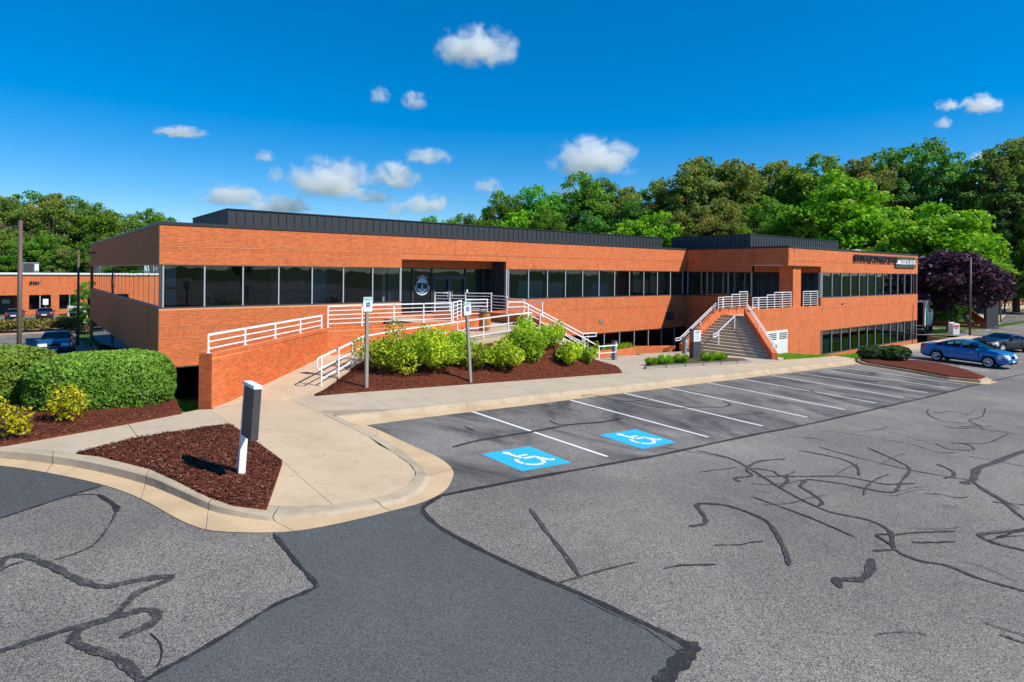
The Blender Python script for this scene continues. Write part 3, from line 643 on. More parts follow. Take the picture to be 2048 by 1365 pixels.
# --- front wall of the long wing: laid bricks as far as the entrance, then the wall material
uf = wall('upper_wall', office, M_MORTAR, (.004, 12.0, .0205, .3, U, 4.7425), (.004, 12.0, .0185, .3, 4.7425, 4.9875), (.004, 12.0, .0025, .3, 4.9875, COP))
wall('upper_wall', office, M_BRICK, (12.0, XW, .0, .3, 4.99, COP), (12.0, 19.5, .018, .3, 4.66, 4.7455), (19.5, XW, .018, .3, U, 4.7455))
wall('soldier_course', office, M_SOLD, (12.0, XW, .016, .3, 4.746, 4.9895))
near = lambda a, b, c, d: a < 1.72 and c > 5.0
L = brick_list(0, 12.0, U, 4.74); lay_bricks(uf, L, (0, .018, 0), (1, 0, 0), (0, -1, 0), M_BRICKP)
L = brick_list(0, 12.0, 4.745, 4.985, True); lay_bricks(uf, L, (0, .016, 0), (1, 0, 0), (0, -1, 0), M_SOLDP)
L = brick_list(0, 12.0, 4.99, COP); lay_bricks(uf, L, (0, 0, 0), (1, 0, 0), (0, -1, 0), M_BRICKP, single=near)
lf = wall('lower_wall', office, M_MORTAR, (.004, 12.0, .0145, .3, B, .9225), (.004, 12.0, .0165, .3, .9225, 1.4075), (.004, 12.0, .0025, .3, 1.4075, S))
near2 = lambda a, b, c, d: a < 1.55 and c > .9
L = brick_list(0, 12.0, B, .92); lay_bricks(lf, L, (0, .012, 0), (1, 0, 0), (0, -1, 0), M_BRICKP)
for za in (.925, 1.165): L = brick_list(0, 12.0, za, za + .235, True); lay_bricks(lf, L, (0, .014, 0), (1, 0, 0), (0, -1, 0), M_SOLDP)
L = brick_list(0, 12.0, 1.41, S - .06); lay_bricks(lf, L, (0, 0, 0), (1, 0, 0), (0, -1, 0), M_BRICKP, single=near2)
wall('lower_wall', office, M_BRICK, (12.0, 19.5, .0, .3, B, .925), (19.5, XW, .012, .3, B, .925), (19.5, XW, 0, .3, 1.4055, S), (12.0, 19.5, .0, .3, 1.405, 1.52))
wall('soldier_course', office, M_SOLD, (12.0, XW, .014, .3, .9255, 1.405))
# --- left side, rear and far ends
wall('side_wall', office, M_BRICKD, (0, .3, .301, YD, 4.99, COP), (.016, .3, .301, YD, U, 4.7455), (0, .3, .301, YD, 1.4055, S), (.012, .3, .301, YD, B, .925))
wall('soldier_course', office, M_SOLD, (.016, .3, .301, YD, 4.746, 4.9895), (.014, .3, .301, YD, .9255, 1.405))
wall('rear_wall', office, M_BRICK, (0, XE, YD, YD + .3, -2.75, COP)); wall('end_wall', office, M_BRICK, (XE - .3, XE, YW + .31, YD, -2.9, COP - .001))
# --- projecting wing
wall('wing_wall', office, M_BRICK, (XW, XE, YW, YW + .3, 4.99, COP), (XW, XG, YW + .016, YW + .3, 4.66, 4.7455), (XG, XE, YW + .016, YW + .3, U, 4.7455), (XG, XE, YW, YW + .3, 1.4055, S), (XG, XE, YW + .012, YW + .3, -.33, .925), (XG, XE, YW, YW + .3, -3.0, -2.23))
wall('soldier_course', office, M_SOLD, (XW, XE, YW + .016, YW + .3, 4.746, 4.9895), (XG, XE, YW + .014, YW + .3, .9255, 1.405))
wall('return_wall', office, M_BRICKD, (XW, XW + .3, YW + .301, -.001, 4.99, COP), (XW + .016, XW + .3, YW + .301, -5.9, 4.66, 4.7455), (XW + .016, XW + .3, -5.9, -.001, U, 4.7455), (XW, XW + .3, -5.9, -.001, -2.75, .925), (XW, XW + .3, -5.9, -.001, 1.4055, S))
wall('soldier_course', office, M_SOLD, (XW + .016, XW + .3, YW + .301, -.001, 4.746, 4.9895), (XW + .014, XW + .3, -5.9, -.001, .9255, 1.405))
pw = wall('platform_wall', office, M_BRICKD, (33.9, XG, YW + .004, YW + .32, -2.9, 1.405)); wall('soldier_course', office, M_SOLD, (33.9, XG, YW - .002, YW + .32, 1.4055, 1.60))
wall('recess_wall', office, M_BRICK, (XW, XG, -5.9, -5.6, U, 4.655)); wall('recess_wall', office, M_BRICK, (XG - .02, XG + .25, YW + .301, -5.9, 4.19, 4.655)); wall('recess_wall', office, M_BRICK, (12.0, 19.5, 1.5, 1.8, U, 4.655))
wall('recess_jamb', office, M_FRAME, (19.5, 19.8, .301, 1.8, B, 4.655))
wall('recess_soffit', office, M_CEIL, (XW + .01, XG, YW + .31, -5.9, 4.655, 4.70), (12.0, 19.5, .3, 1.5, 4.655, 4.70))
wall('column', office, M_BRICK, (39.75, 40.95, YW + .25, YW + 1.3, 1.05, 4.655))
# --- roof, copings, standing-seam screens
wall('roof', office, M_ROOF, (.3, XE - .3, .3, YD, 5.80, 5.88), (XW + .3, XE - .3, YW + .3, .3, 5.80, 5.88))
wall('coping', office, M_COPE, (-.03, XW + .03, -.035, .34, COP, R), (-.03, .34, .34, YD + .33, COP, R), (XW - .03, XW + .34, YW - .035, -.035, COP, R), (XW + .34, XE + .03, YW - .035, YW + .34, COP, R), (XE - .34, XE + .03, YW + .34, YD + .33, COP, R), (.34, XE - .34, YD - .04, YD + .33, COP, R))
def screen(name, x0, x1, y0, y1, z1):
    pt = child_empty(name, office); sp = .43
    pan_f = MB().box(0, sp, 0, .03, 5.88, z1 - .05).box(0, .03, -.035, 0, 5.88, z1 - .05).mesh('screen_panel'); pan_f.materials.append(M_METAL)
    pan_l = MB().box(0, .03, 0, sp, 5.88, z1 - .05).box(-.035, 0, 0, .03, 5.88, z1 - .05).mesh('screen_panel'); pan_l.materials.append(M_METAL)
    n = int((x1 - x0) / sp)
    for i in range(n): link('screen_panel', pan_f, None, pt, (x0 + i * sp, y0, 0))
    m = int((y1 - y0) / sp)
    for i in range(m): link('screen_panel', pan_l, None, pt, (x0, y0 + .031 + i * sp, 0))
    MB().box(x0 - .05, x0 + n * sp + .02, y0 - .06, y0 + .06, z1 - .05, z1).box(x0 - .05, x0 + .06, y0 + .06, y0 + m * sp, z1 - .05, z1).build('screen_cap', M_COPE, pt)
    MB().box(x0 + n * sp - .03, x0 + n * sp, y0 + .04, y0 + m * sp, 5.88, z1 - .06).box(x0 + .04, x0 + n * sp, y0 + m * sp, y0 + m * sp + .03, 5.88, z1 - .06).build('screen_back', M_METAL, pt)
screen('roof_screen', 3.54, 39.6, 3.0, 11.5, 7.14); screen('roof_screen', 41.53, 57.7, -4.0, 3.9, 7.30)
# --- windows
def windows(name, O, t, n, us, z0, z1, glass=M_GLASS, mull=M_MULL, mw=.06, md=.035):
    O, t, n = Vector(O), Vector(t), Vector(n); pt = child_empty(name, office)
    def bx(mb, u0, u1, d0, d1, za, zb):
        a = O + t * u0 + n * d0; b = O + t * u1 + n * d1; mb.box(min(a.x, b.x), max(a.x, b.x), min(a.y, b.y), max(a.y, b.y), za, zb); return mb
    bx(MB(), us[0] - mw, us[-1] + mw, -.16, -.02, z0, z0 + .07).build('sill_frame', M_FRAME, pt)
    bx(MB(), us[0] - mw, us[-1] + mw, -.16, -.03, z1 - .05, z1).build('head_frame', M_FRAME, pt)
    for u in us: bx(MB(), u - mw / 2, u + mw / 2, -.15, -md, z0 + .071, z1 - .051).build('mullion', mull, pt)
    for a, b in zip(us[:-1], us[1:]):
        j = random.uniform(-.006, .006) if mull is M_MULL else 0; j2 = random.uniform(-.004, .004) if mull is M_MULL else 0
        q = MB(); pa = O + t * (a + mw / 2) + n * -.11; pb = O + t * (b - mw / 2) + n * -.11
        da, db_, dt = n * j, n * -j, n * j2; q.add([(pa.x + da.x, pa.y + da.y, z0 + .071), (pb.x + db_.x, pb.y + db_.y, z0 + .071), (pb.x + db_.x + dt.x, pb.y + db_.y + dt.y, z1 - .051), (pa.x + da.x + dt.x, pa.y + da.y + dt.y, z1 - .051)], [(0, 1, 2, 3)]); q.build('pane', glass, pt)
    return pt
MS = 1.68
windows('window_band', (0, 0, 0), (1, 0, 0), (0, -1, 0), [.17 + MS * i for i in range(8)], S, U)
windows('window_band', (0, 0, 0), (1, 0, 0), (0, -1, 0), [19.72 + MS * i for i in range(11)] + [38.2], S, U)
windows('window_band', (0, 0, 0), (1, 0, 0), (0, -1, 0), [.17 + MS * i for i in range(23)], -2.6, B, glass=M_GLASS)
windows('window_band', (0, 0, 0), (0, 1, 0), (-1, 0, 0), [.2 + MS * i for i in range(20)], S, U, glass=M_GLASSW, mull=M_FRAME, mw=.05, md=.104)
windows('window_band', (0, 0, 0), (0, 1, 0), (-1, 0, 0), [.2 + MS * i for i in range(20)], -2.6, B, glass=M_GLASSW, mull=M_FRAME, mw=.05, md=.104)
windows('window_band', (0, YW, 0), (1, 0, 0), (0, -1, 0), [43.97 + 1.685 * i for i in range(12)] + [63.9], S, U)
windows('window_band', (0, YW, 0), (1, 0, 0), (0, -1, 0), [43.97 + 1.685 * i for i in range(12)] + [63.9], -2.23, -.33)
windows('window_band', (XW, 0, 0), (0, 1, 0), (-1, 0, 0), [-5.8, -3.85, -1.95, -.1], S, U)
windows('entrance_glazing', (0, 1.62, 0), (1, 0, 0), (0, -1, 0), [12.1, 13.65, 15.0, 17.5, 18.9, 19.48], 1.36, U, mull=M_FRAME, mw=.09)
windows('entrance_glazing', (0, -5.7, 0), (1, 0, 0), (0, -1, 0), [38.9, 40.3, 41.6, 43.4], 1.09, U, mull=M_FRAME, mw=.08)
windows('entrance_glazing', (XG + .1, 0, 0), (0, 1, 0), (-1, 0, 0), [-8.35, -7.1, -5.95], 1.09, U, mull=M_FRAME, mw=.08)
wall('corner_frame', office, M_FRAME, (.01, .14, .03, .16, S, U)); wall('corner_frame', office, M_FRAME, (.01, .14, .03, .16, -2.6, B)); wall('jamb', office, M_MULL, (11.93, 12.0, .02, .2, S, U), (19.5, 19.6, .02, .2, S, U), (XG, XG + .1, YW + .02, YW + .2, S, U))
# --- entrance doors
dr = child_empty('entrance_doors', office)
for (a, b) in ((15.06, 16.24), (16.26, 17.44)):
    l = MB().box(a, a + .1, 1.60, 1.66, 1.38, 3.62).box(b - .1, b, 1.60, 1.66, 1.38, 3.62).box(a + .1, b - .1, 1.60, 1.66, 3.5, 3.62).box(a + .1, b - .1, 1.60, 1.66, 1.38, 1.62).build('door_leaf', M_FRAME, dr)
    MB().bar((b - .16 if a < 16 else a + .16, 1.57, 2.35), (b - .16 if a < 16 else a + .16, 1.57, 2.75), .03, .03).build('door_handle', M_MULL, l)
MB().box(15.05, 17.45, 1.59, 1.67, 3.63, 3.73).build('transom', M_FRAME, dr); MB().box(15.8, 16.12, 1.585, 1.598, 2.62, 2.70).build('notice', M_SIGN, dr); MB().box(17.5, 17.6, 1.55, 1.6, 2.62, 2.85).build('intercom', M_SIGN, dr)
# tree emblem on the glass left of the doors
ec = onY(845, 575, 1.70); er = .47; em = child_empty('tree_emblem', office); yy = 1.70
def flat(name, polys, mat, y=yy, parent=em):
    mb = MB()
    for P in polys: mb.add([(p[0], y, p[1]) for p in P], [tuple(range(len(P)))])
    return mb.build(name, mat, parent)
def ring(cx, cz, r0, r1, a0, a1, n=24, sq=1.0):
    out = []
    for i in range(n):
        t0, t1 = math.radians(a0 + (a1 - a0) * i / n), math.radians(a0 + (a1 - a0) * (i + 1) / n)
        out.append([(cx + r * math.cos(t) * sq, cz + r * math.sin(t)) for r, t in ((r0, t0), (r1, t0), (r1, t1), (r0, t1))])
    return out
cx_, cz_ = ec.x, ec.z
P = ring(cx_, cz_, er * .90, er, 0, 360, 40, .86); tw = er * .10
P += [[(cx_ - tw, cz_ - er * .55), (cx_ + tw, cz_ - er * .55), (cx_ + tw * .8, cz_ + er * .2), (cx_ - tw * .8, cz_ + er * .2)]]
P += [[(cx_ + er * .84 * .95 * math.cos(math.radians(a)), cz_ + er * .92 * math.sin(math.radians(a))) for a in range(22, 159, 8)]]            # crown
P += [[(cx_ + er * .84 * .95 * math.cos(math.radians(a)), cz_ + er * .92 * math.sin(math.radians(a))) for a in range(205, 336, 8)]]           # roots
flat('emblem_tree', P, M_TEAL)
flat('emblem_ring', ring(cx_, cz_, er * 1.12, er * 1.26, 185, 355, 30, .9), M_SIGN); flat('emblem_heart', [[(cx_ + .20 + .05 * math.cos(k), cz_ + .13 + .055 * math.sin(k)) for k in np.linspace(0, 5.6, 9)]], M_PINK, yy - .004)
for k, ch in enumerate('CARE'):
    a = math.radians(122 - 21 * k); rr = er * 1.18
    text_obj('letter', ch, .2, M_SIGN, Matrix.Translation((cx_ + rr * math.cos(a) * .95, yy - .003, cz_ + rr * math.sin(a))) @ FRONT @ Matrix.Rotation(a - math.pi / 2, 4, 'Z'), em, 0, bold=.004)
# --- interiors seen through the glass
wall('floor_slab', office, M_INTD, (.35, XE - .35, 1.9, YD - .1, 1.1, 1.35), (.35, 11.9, .35, 1.9, 1.1, 1.35), (19.9, XE - .35, .35, 1.9, 1.1, 1.35), (XG + .4, XE - .35, YW + .35, .35, 1.1, 1.35), (.35, XE - .35, .35, YD - .1, -2.95, -2.75), (XG + .4, XE - .35, YW + .35, .35, -2.95, -2.75), (12, 19.5, .301, 1.9, 1.1, 1.36))
wall('ceiling', office, M_CEIL, (.35, XE - .35, 1.9, YD - .1, 4.4, 4.45), (.35, 11.9, .35, 1.9, 4.4, 4.45), (19.9, XE - .35, .35, 1.9, 4.4, 4.45), (XG + .4, XE - .35, YW + .35, .35, 4.4, 4.45), (.35, XE - .35, .35, YD - .1, -.25, -.2), (XG + .4, XE - .35, YW + .35, .35, -.25, -.2))
wall('core_wall', office, M_INT, (7, 60, 7.0, 27, -2.74, 4.39), (XG + .5, 60, -3.2, 2, -2.74, 4.39), (11.8, 11.95, 1.9, 7, 1.36, 4.39), (27, 27.15, 1.95, 6.9, 1.36, 4.39))
bl = child_empty('window_blinds', office)
for bx in ((.32, .72, .3, .34, 2.32, 3.05), (.32, .72, .3, .34, 3.2, 4.12), (7.4, 8.1, 1.2, 1.25, 1.4, 4.0), (21.3, 23.5, 1.0, 1.05, 1.4, 3.4), (23.9, 25.6, 1.2, 1.25, 1.4, 3.3), (28.5, 30.4, 1.2, 1.25, 1.4, 3.2), (44.9, 45.3, YW + .6, YW + .65, 1.4, 4.1), (52.9, 53.3, YW + .6, YW + .65, 1.4, 4.1), (50, 50.6, YW + .9, YW + .95, -2.7, -1.6), (46.3, 47.0, YW + .9, YW + .95, -2.7, -1.3), (19.7, 19.9, .28, .32, 2.3, 4.1)):
    MB().box(*bx).build('blind', M_BLIND, bl)
# --- small things on the walls
sm = child_empty('louvre_vent', office)
for i in range(5): MB().bar((35.9, -.02, .30 + .13 * i), (36.9, -.02, .30 + .13 * i), .05, .09, (0, .5, 1)).build('slat', M_CHAR, sm)
MB().box(28.1, 28.5, -.03, .02, .35, .55).build('outlet_cover', M_GREYP, office); MB().box(47.3, 47.55, YW - .08, YW, 1.62, 1.7).build('scupper', M_CHAR, office)
cmo = child_empty('camera_box', office); MB().bar((63.8, YW - .05, 5.7), (64.0, YW - .55, 5.95), .12, .12).build('housing', M_WHITE, cmo); MB().bar((63.7, YW, 5.6), (63.85, YW - .25, 5.8), .06, .06).build('arm', M_CHAR, cmo)
# --- white louvred service doors below the platform
sdv = child_empty('service_doors', office)
for a, b in ((35.45, 36.95), (36.97, 38.47)):
    l = MB().box(a, b, YW - .05, YW + .0, -2.0, .03).build('door_leaf', M_WHITE, sdv)
    for i in range(4): MB().bar((a + .3, YW - .065, -.55 + .13 * i), (b - .1, YW - .065, -.55 + .13 * i), .03, .05).build('slat', M_CHAR if i % 1 else M_FRAME, l)
    for k in range(1, 8): MB().box(a + k * .19, a + k * .19 + .012, YW - .056, YW - .05, -1.98, -.75).build('groove', M_GREYP, l)
MB().box(36.8, 36.88, YW - .07, YW - .05, -1.2, -.95).build('door_pull', M_BLACK, sdv)
# --- rooftop fittings
ru = empty('roof_hatch', (28, 14, 5.88), 0, 'pale boxy rooftop unit peeking over the long dark roof screen', 'rooftop unit'); MB().prism([(26.5, 13), (30, 13), (30, 15), (26.5, 15)], 5.88, lambda x, y: 7.55 + .06 * (x - 26.5)).build('housing', M_CONCG, ru); MB().box(30.0, 30.6, 13.2, 14.8, 7.0, 7.7).build('hood', M_SIGN, ru)
ru.location = (0, 0, 0)
rv = empty('roof_vent', (0, 0, 0), 0, 'small white domed roof vent on the wing roof behind its screen', 'vent'); MB().tube([(58.6, -5.2, 5.88), (58.6, -5.2, 6.3)], .3, 12).build('curb', M_SIGN, rv); MB().tube([(58.6, -5.2, 6.3), (58.6, -5.2, 6.45), (58.6, -5.2, 6.52)], [.42, .38, .1], 12).build('cap', M_SIGN, rv)
# --- lettering and leasing panel on the wing
a0 = onY(1707, 506, YW - .06); a1 = onY(1800, 511, YW - .06)
nm = empty('wall_lettering', (a0.x, YW, a0.z), 0, 'row of black raised capitals naming the centre high on the right wing', 'lettering'); nm.location = (0, 0, 0)
for k, (s, xa, xb) in enumerate((('BURTONSVILLE', 1707, 1743.5), ('COMMERCE', 1745.5, 1772), ('CENTER', 1774, 1792.5))):
    p, q = onY(xa, 506, YW - .05), onY(xb, 507, YW - .05); wd = q.x - p.x
    o = text_obj('word', s, .78, M_BLACKM, Matrix.Identity(4), nm, .05, 'LEFT', .012); me = o.data
    xs = [v.co.x for v in me.vertices]; w0, w1 = min(xs), max(xs); me.transform(Matrix.Translation((p.x, YW - .12, 5.42)) @ FRONT @ Matrix.Diagonal((wd / (w1 - w0), 1, 1, 1)) @ Matrix.Translation((-w0, 0, 0)))
p, q = onY(1790, 498.5, YW - .05), onY(1829.5, 519.5, YW - .05)
ls = empty('leasing_panel', (0, 0, 0), 0, 'dark leasing panel with white phone number at the right end of the wing', 'sign'); x0, x1, z1, z0 = p.x, q.x, p.z - .02, p.z - 1.03
MB().box(x0, x1, YW - .10, YW - .02, z0, z1).build('board', M_CHAR, ls); MB().box(x0 + .03, x0 + (x1 - x0) * .25, YW - .115, YW - .10, z0 + .34, z1 - .33).build('white_panel', M_SIGN, ls)
for fr in (.265, .53): MB().box(x0 + (x1 - x0) * fr, x0 + (x1 - x0) * fr + .02, YW - .108, YW - .10, z0, z1).build('panel_joint', M_GREYP, ls)
def fit_text(s, xa, xb, zc, h, y, mat, parent, bold=.01):
    o = text_obj('wording', s, h * 1.4, mat, Matrix.Identity(4), parent, .004, 'LEFT', bold); me = o.data; xs = [v.co.x for v in me.vertices]; w0, w1 = min(xs), max(xs)
    me.transform(Matrix.Translation((xa, y, zc)) @ FRONT @ Matrix.Diagonal(((xb - xa) / (w1 - w0), 1, 1, 1)) @ Matrix.Translation((-w0, 0, 0))); return o
fit_text('LEASE', x0 + (x1 - x0) * .28, x0 + (x1 - x0) * .52, (z0 + z1) / 2, .42, YW - .108, M_SIGN, ls, .02); fit_text('301-345-9700', x0 + (x1 - x0) * .545, x1 - .04, (z0 + z1) / 2, .42, YW - .108, M_SIGN, ls, .02)

# ================================================================ RAMP, WALLS, STAIRS
T45 = Vector((1, 1, 0)).normalized(); N45 = Vector((1, -1, 0)).normalized()
A0 = Vector((-.95, -13.84, 0)); A1 = Vector((4.21, -8.6, 0)); WT = 1.82
rw = empty('retaining_wall', (0, 0, 0), 0, 'stained brick retaining wall angled along the access ramp from its corner pier', 'wall')
def owall(name, parent, mat, p0, p1, n, th, z0, z1a, z1b=None, off=0.0):
    p0, p1, n = Vector(p0), Vector(p1), Vector(n); z1b = z1a if z1b is None else z1b; t = (p1 - p0).normalized()
    q = [p0 - n * off, p1 - n * off, p1 - n * th, p0 - n * th]; zz = [z1a, z1b, z1b, z1a]
    mb = MB(); mb.add([(p.x, p.y, z0) for p in q] + [(p.x, p.y, z) for p, z in zip(q, zz)], [(3, 2, 1, 0), (4, 5, 6, 7), (0, 1, 5, 4), (1, 2, 6, 5), (2, 3, 7, 6), (3, 0, 4, 7)])
    return mb.build(name, mat, parent)
c1 = owall('wall_core', rw, M_MORTAR, A0 + T45 * .0045, A1, N45, .36, -1.6, WT - .005, off=.003)
u0, u1 = A0.dot(T45), A1.dot(T45); cnt = [0]
def first300(a, b, c, d):
    if c > .35 + (a - u0) / (u1 - u0) * .45 and a < u0 + 3.55 and cnt[0] < 265: cnt[0] += 1; return True
    return False
lay_bricks(rw, brick_list(u0, u1, -.2, WT - .11), A0, T45, N45, M_BRICKP, single=first300)
lay_bricks(rw, brick_list(u0, u1, WT - .108, WT, True), A0, T45, N45, M_SOLDP)
e = -T45; tE = N45                                           # end face of the pier
ue0 = (A0 - N45 * .36).dot(tE); ue1 = A0.dot(tE); lay_bricks(rw, brick_list(ue0, ue1, -.3, WT), A0, tE, e, M_BRICKP, single=lambda a, b, c, d: c > .3)
owall('wall_cap', rw, M_SOLD, A0 - T45 * .0, A1, N45, .37, WT, WT + .012, off=-.006)
r2 = empty('retaining_wall', (0, 0, 0), 0, 'low stained brick wall beside the upper stretch of the ramp', 'wall')
B0 = Vector((4.21, -8.6, 0)); B1 = Vector((10.0, -8.6, 0)); B2 = Vector((11.7, -6.75, 0)); B3 = Vector((13.1, -6.95, 0))
owall('wall_core', r2, M_MORTAR, B0 + Vector((.0, 0, 0)), B1, (0, -1, 0), .35, -2.7, WT - .005, off=.003); lay_bricks(r2, brick_list(B0.x, B1.x, .7, WT - .11), B0, (1, 0, 0), (0, -1, 0), M_BRICKP); lay_bricks(r2, brick_list(B0.x, B1.x, WT - .108, WT, True), B0, (1, 0, 0), (0, -1, 0), M_SOLDP)
owall('wall_cap', r2, M_SOLD, B0, B1, (0, -1, 0), .36, WT, WT + .012, off=-.006)
t2 = (B2 - B1).normalized(); n2 = Vector((t2.y, -t2.x, 0)); t3 = (B3 - B2).normalized(); n3 = Vector((t3.y, -t3.x, 0))
r3 = empty('parapet_wall', (0, 0, 0), 0, 'short cranked brick parapet on the landing behind the tan litter bin', 'wall')
owall('parapet', r3, M_BRICKD, B1, B2, n2, .33, -2.7, WT); owall('parapet', r3, M_BRICKD, B2, B3, n3, .33, -2.7, WT + .001)
r4 = empty('parapet_wall', (0, 0, 0), 0, 'shaded brick parapet on the far side of the landing towards the entrance doors', 'wall')
C0, C1, C2 = Vector((14.9, -8.62, 0)), Vector((14.9, -4.3, 0)), Vector((12.75, -2.15, 0))
owall('parapet', r4, M_BRICKD, C1, C0, (-1, 0, 0), .33, -2.7, WT); owall('parapet', r4, M_BRICKD, C2, C1, (-.7071, -.7071, 0), .33, -2.7, WT + .001)
ramp = empty('access_ramp', (0, 0, 0), 0, 'pale concrete access ramp rising past the brick retaining wall to the landing', 'ramp')
LEN1 = (A1 - A0).length
def rz1(x, y): s = max(0, min(1, ((Vector((x, y, 0)) - A0).dot(T45) - .9) / (LEN1 - .9))); return slabz(x, y) + .004 + .505 * s
def rz2(x, y): return lerp(rz1(4.4, -9.4), 1.35, max(0, min(1, (x - 4.6) / 8.0)))
bed('ramp_slab', [Vector(p) for p in ((-.93, -13.86, 0), (1.98, -13.28, 0), (2.35, -12.9, 0), (3.6, -11.65, 0), (1.4, -11.45, 0))], rz1, M_CONC, .5, 3, parent=ramp)
bed('ramp_slab', [Vector(p) for p in ((1.41, -11.44, 0), (3.61, -11.64, 0), (4.9, -10.35, 0), (4.2, -8.63, 0))], rz1, M_CONC, .6, 3, parent=ramp)
bed('ramp_slab', [Vector(p) for p in ((4.91, -10.35, 0), (8.0, -10.35, 0), (8.0, -8.6, 0), (4.21, -8.6, 0))], rz2, M_CONC, .8, 3, parent=ramp)
bed('ramp_slab', [Vector(p) for p in ((8.01, -10.35, 0), (10.6, -10.35, 0), (10.6, -8.1, 0), (10.0, -8.6, 0), (8.01, -8.6, 0))], rz2, M_CONC, .8, 3, parent=ramp)
bed('landing_slab', [Vector(p) for p in ((10.61, -10.35, 0), (13.35, -10.35, 0), (13.35, -8.61, 0), (14.88, -8.61, 0), (14.88, -6.9, 0), (13.1, -6.9, 0), (11.8, -6.7, 0), (10.61, -8.0, 0))], lambda x, y: lerp(rz2(x, y), 1.35, sstep(10.6, 12.6, x)) + .002, M_CONC, .9, 3, parent=ramp)
bed('landing_slab', [Vector(p) for p in ((11.0, -6.6, 0), (14.88, -6.88, 0), (14.88, -4.3, 0), (12.75, -2.15, 0), (12.75, -.01, 0), (11.0, -.01, 0))], lambda x, y: 1.352, M_CONC, .6, 2, parent=ramp)
MB().box(4.9, 13.3, -10.5, -10.36, -.5, .0).prism([(4.9, -10.5), (13.35, -10.5), (13.35, -10.36), (4.9, -10.36)], 0.0, lambda x, y: rz2(x, y) - .005 if x < 12 else 1.34).build('edge_curb', M_STEP, ramp)
st1 = empty('front_steps', (0, 0, 0), 0, 'narrow concrete steps leading down from the ramp landing to the lower walk', 'stairs')
NR, xs0, xs1, zt, zb1 = 11, 13.36, 17.25, 1.35, deck(17.4, -9.5)
rise = (zt - zb1) / NR; tread = (xs1 - xs0) / (NR - 1)
for i in range(NR - 1): MB().box(xs0 + i * tread, xs0 + (i + 1) * tread + .02, -10.18, -8.63, -1.4, zt - (i + 1) * rise).build('step', M_STEP, st1)
mbs = MB(); mbs.add([(xs0, -10.36, -1.3), (xs1 + .15, -10.36, -1.3), (xs1 + .15, -10.36, zb1 + .22), (xs0, -10.36, zt + .06), (xs0, -10.185, -1.3), (xs1 + .15, -10.185, -1.3), (xs1 + .15, -10.185, zb1 + .22), (xs0, -10.185, zt + .06)], [(0, 1, 2, 3), (7, 6, 5, 4), (0, 4, 5, 1), (1, 5, 6, 2), (2, 6, 7, 3), (3, 7, 4, 0)]); mbs.build('stringer', M_STEP, st1)
owall('cheek_wall', st1, M_BRICKD, (14.9, -8.62, 0), (18.1, -8.62, 0), (0, -1, 0), .33, -2.7, WT - .3, zb1 + .28)
# --- lower planter walls by the sunken windows
lp = empty('planter_wall', (0, 0, 0), 0, 'low brick planter edging the sunken windows between the two stairs', 'wall')
for (a, b) in (((18.3, -7.4), (23.6, -6.6)), ((23.6, -6.6), (26.0, -5.2)), ((26.0, -5.2), (29.6, -5.6))):
    a, b = Vector((*a, 0)), Vector((*b, 0)); t = (b - a).normalized(); owall('wall_piece', lp, M_BRICKD, a, b, (t.y, -t.x, 0), .3, -2.7, deck(a.x, a.y) + .32, deck(b.x, b.y) + .32)
# --- flared stairs up to the wing platform
st2 = empty('wing_steps', (0, 0, 0), 0, 'wide flared concrete stairs climbing between brick walls to the right wing', 'stairs')
NS, X0, X1, ZT2 = 13, 29.75, 33.75, 1.08; ZB2 = deck(29.6, -9); rise2 = (ZT2 - ZB2) / NS; tr2 = (X1 - X0) / (NS - 1)
def yr(x): return -8.0 - (33.95 - x)
for i in range(NS):
    xa = X0 + i * tr2; xb = xa + tr2 + (.02 if i < NS - 1 else .4)
    MB().prism([(xa, yr(xa)), (xb, yr(xb)), (xb, -6.32), (xa, -6.32)], -1.6, ZB2 + (i + 1) * rise2).build('step', M_STEP, st2)
MB().prism([(X0 - .02, yr(X0) - .5), (X0 + .55, yr(X0) - .5), (X0 + .55, yr(X0) - .002), (X0 - .02, yr(X0) - .002)], -1.7, ZB2 + rise2 + .02).build('footing', M_STEP, st2)
fw = empty('stair_wall', (0, 0, 0), 0, 'sloping brick wall on the left of the wide flared stairs', 'wall'); owall('sloped_wall', fw, M_BRICKD, (29.5, -6.31, 0), (33.6, -6.31, 0), (0, -1, 0), .33, -2.7, ZB2 + .42, 1.58); owall('level_wall', fw, M_BRICKD, (33.6, -6.31, 0), (38.57, -6.31, 0), (0, -1, 0), .33, -2.7, 1.581)
nw = empty('stair_wall', (0, 0, 0), 0, 'sloping brick wall on the right of the wide flared stairs beside the white doors', 'wall')
q0 = Vector((29.55, yr(29.55), 0)); q1 = Vector((34.0, yr(34.0), 0)); owall('sloped_wall', nw, M_BRICKD, q1, q0, (-.7071, .7071, 0), .33, -2.7, 1.60, ZB2 + .5)
plat = empty('wing_platform', (0, 0, 0), 0, 'raised concrete entrance platform in front of the right wing doors', 'platform'); MB().box(33.77, XG, YW + .33, -6.32, .9, 1.08).box(XW + .31, XG, -6.31, -5.6, .9, 1.079).build('slab', M_CONC, plat)

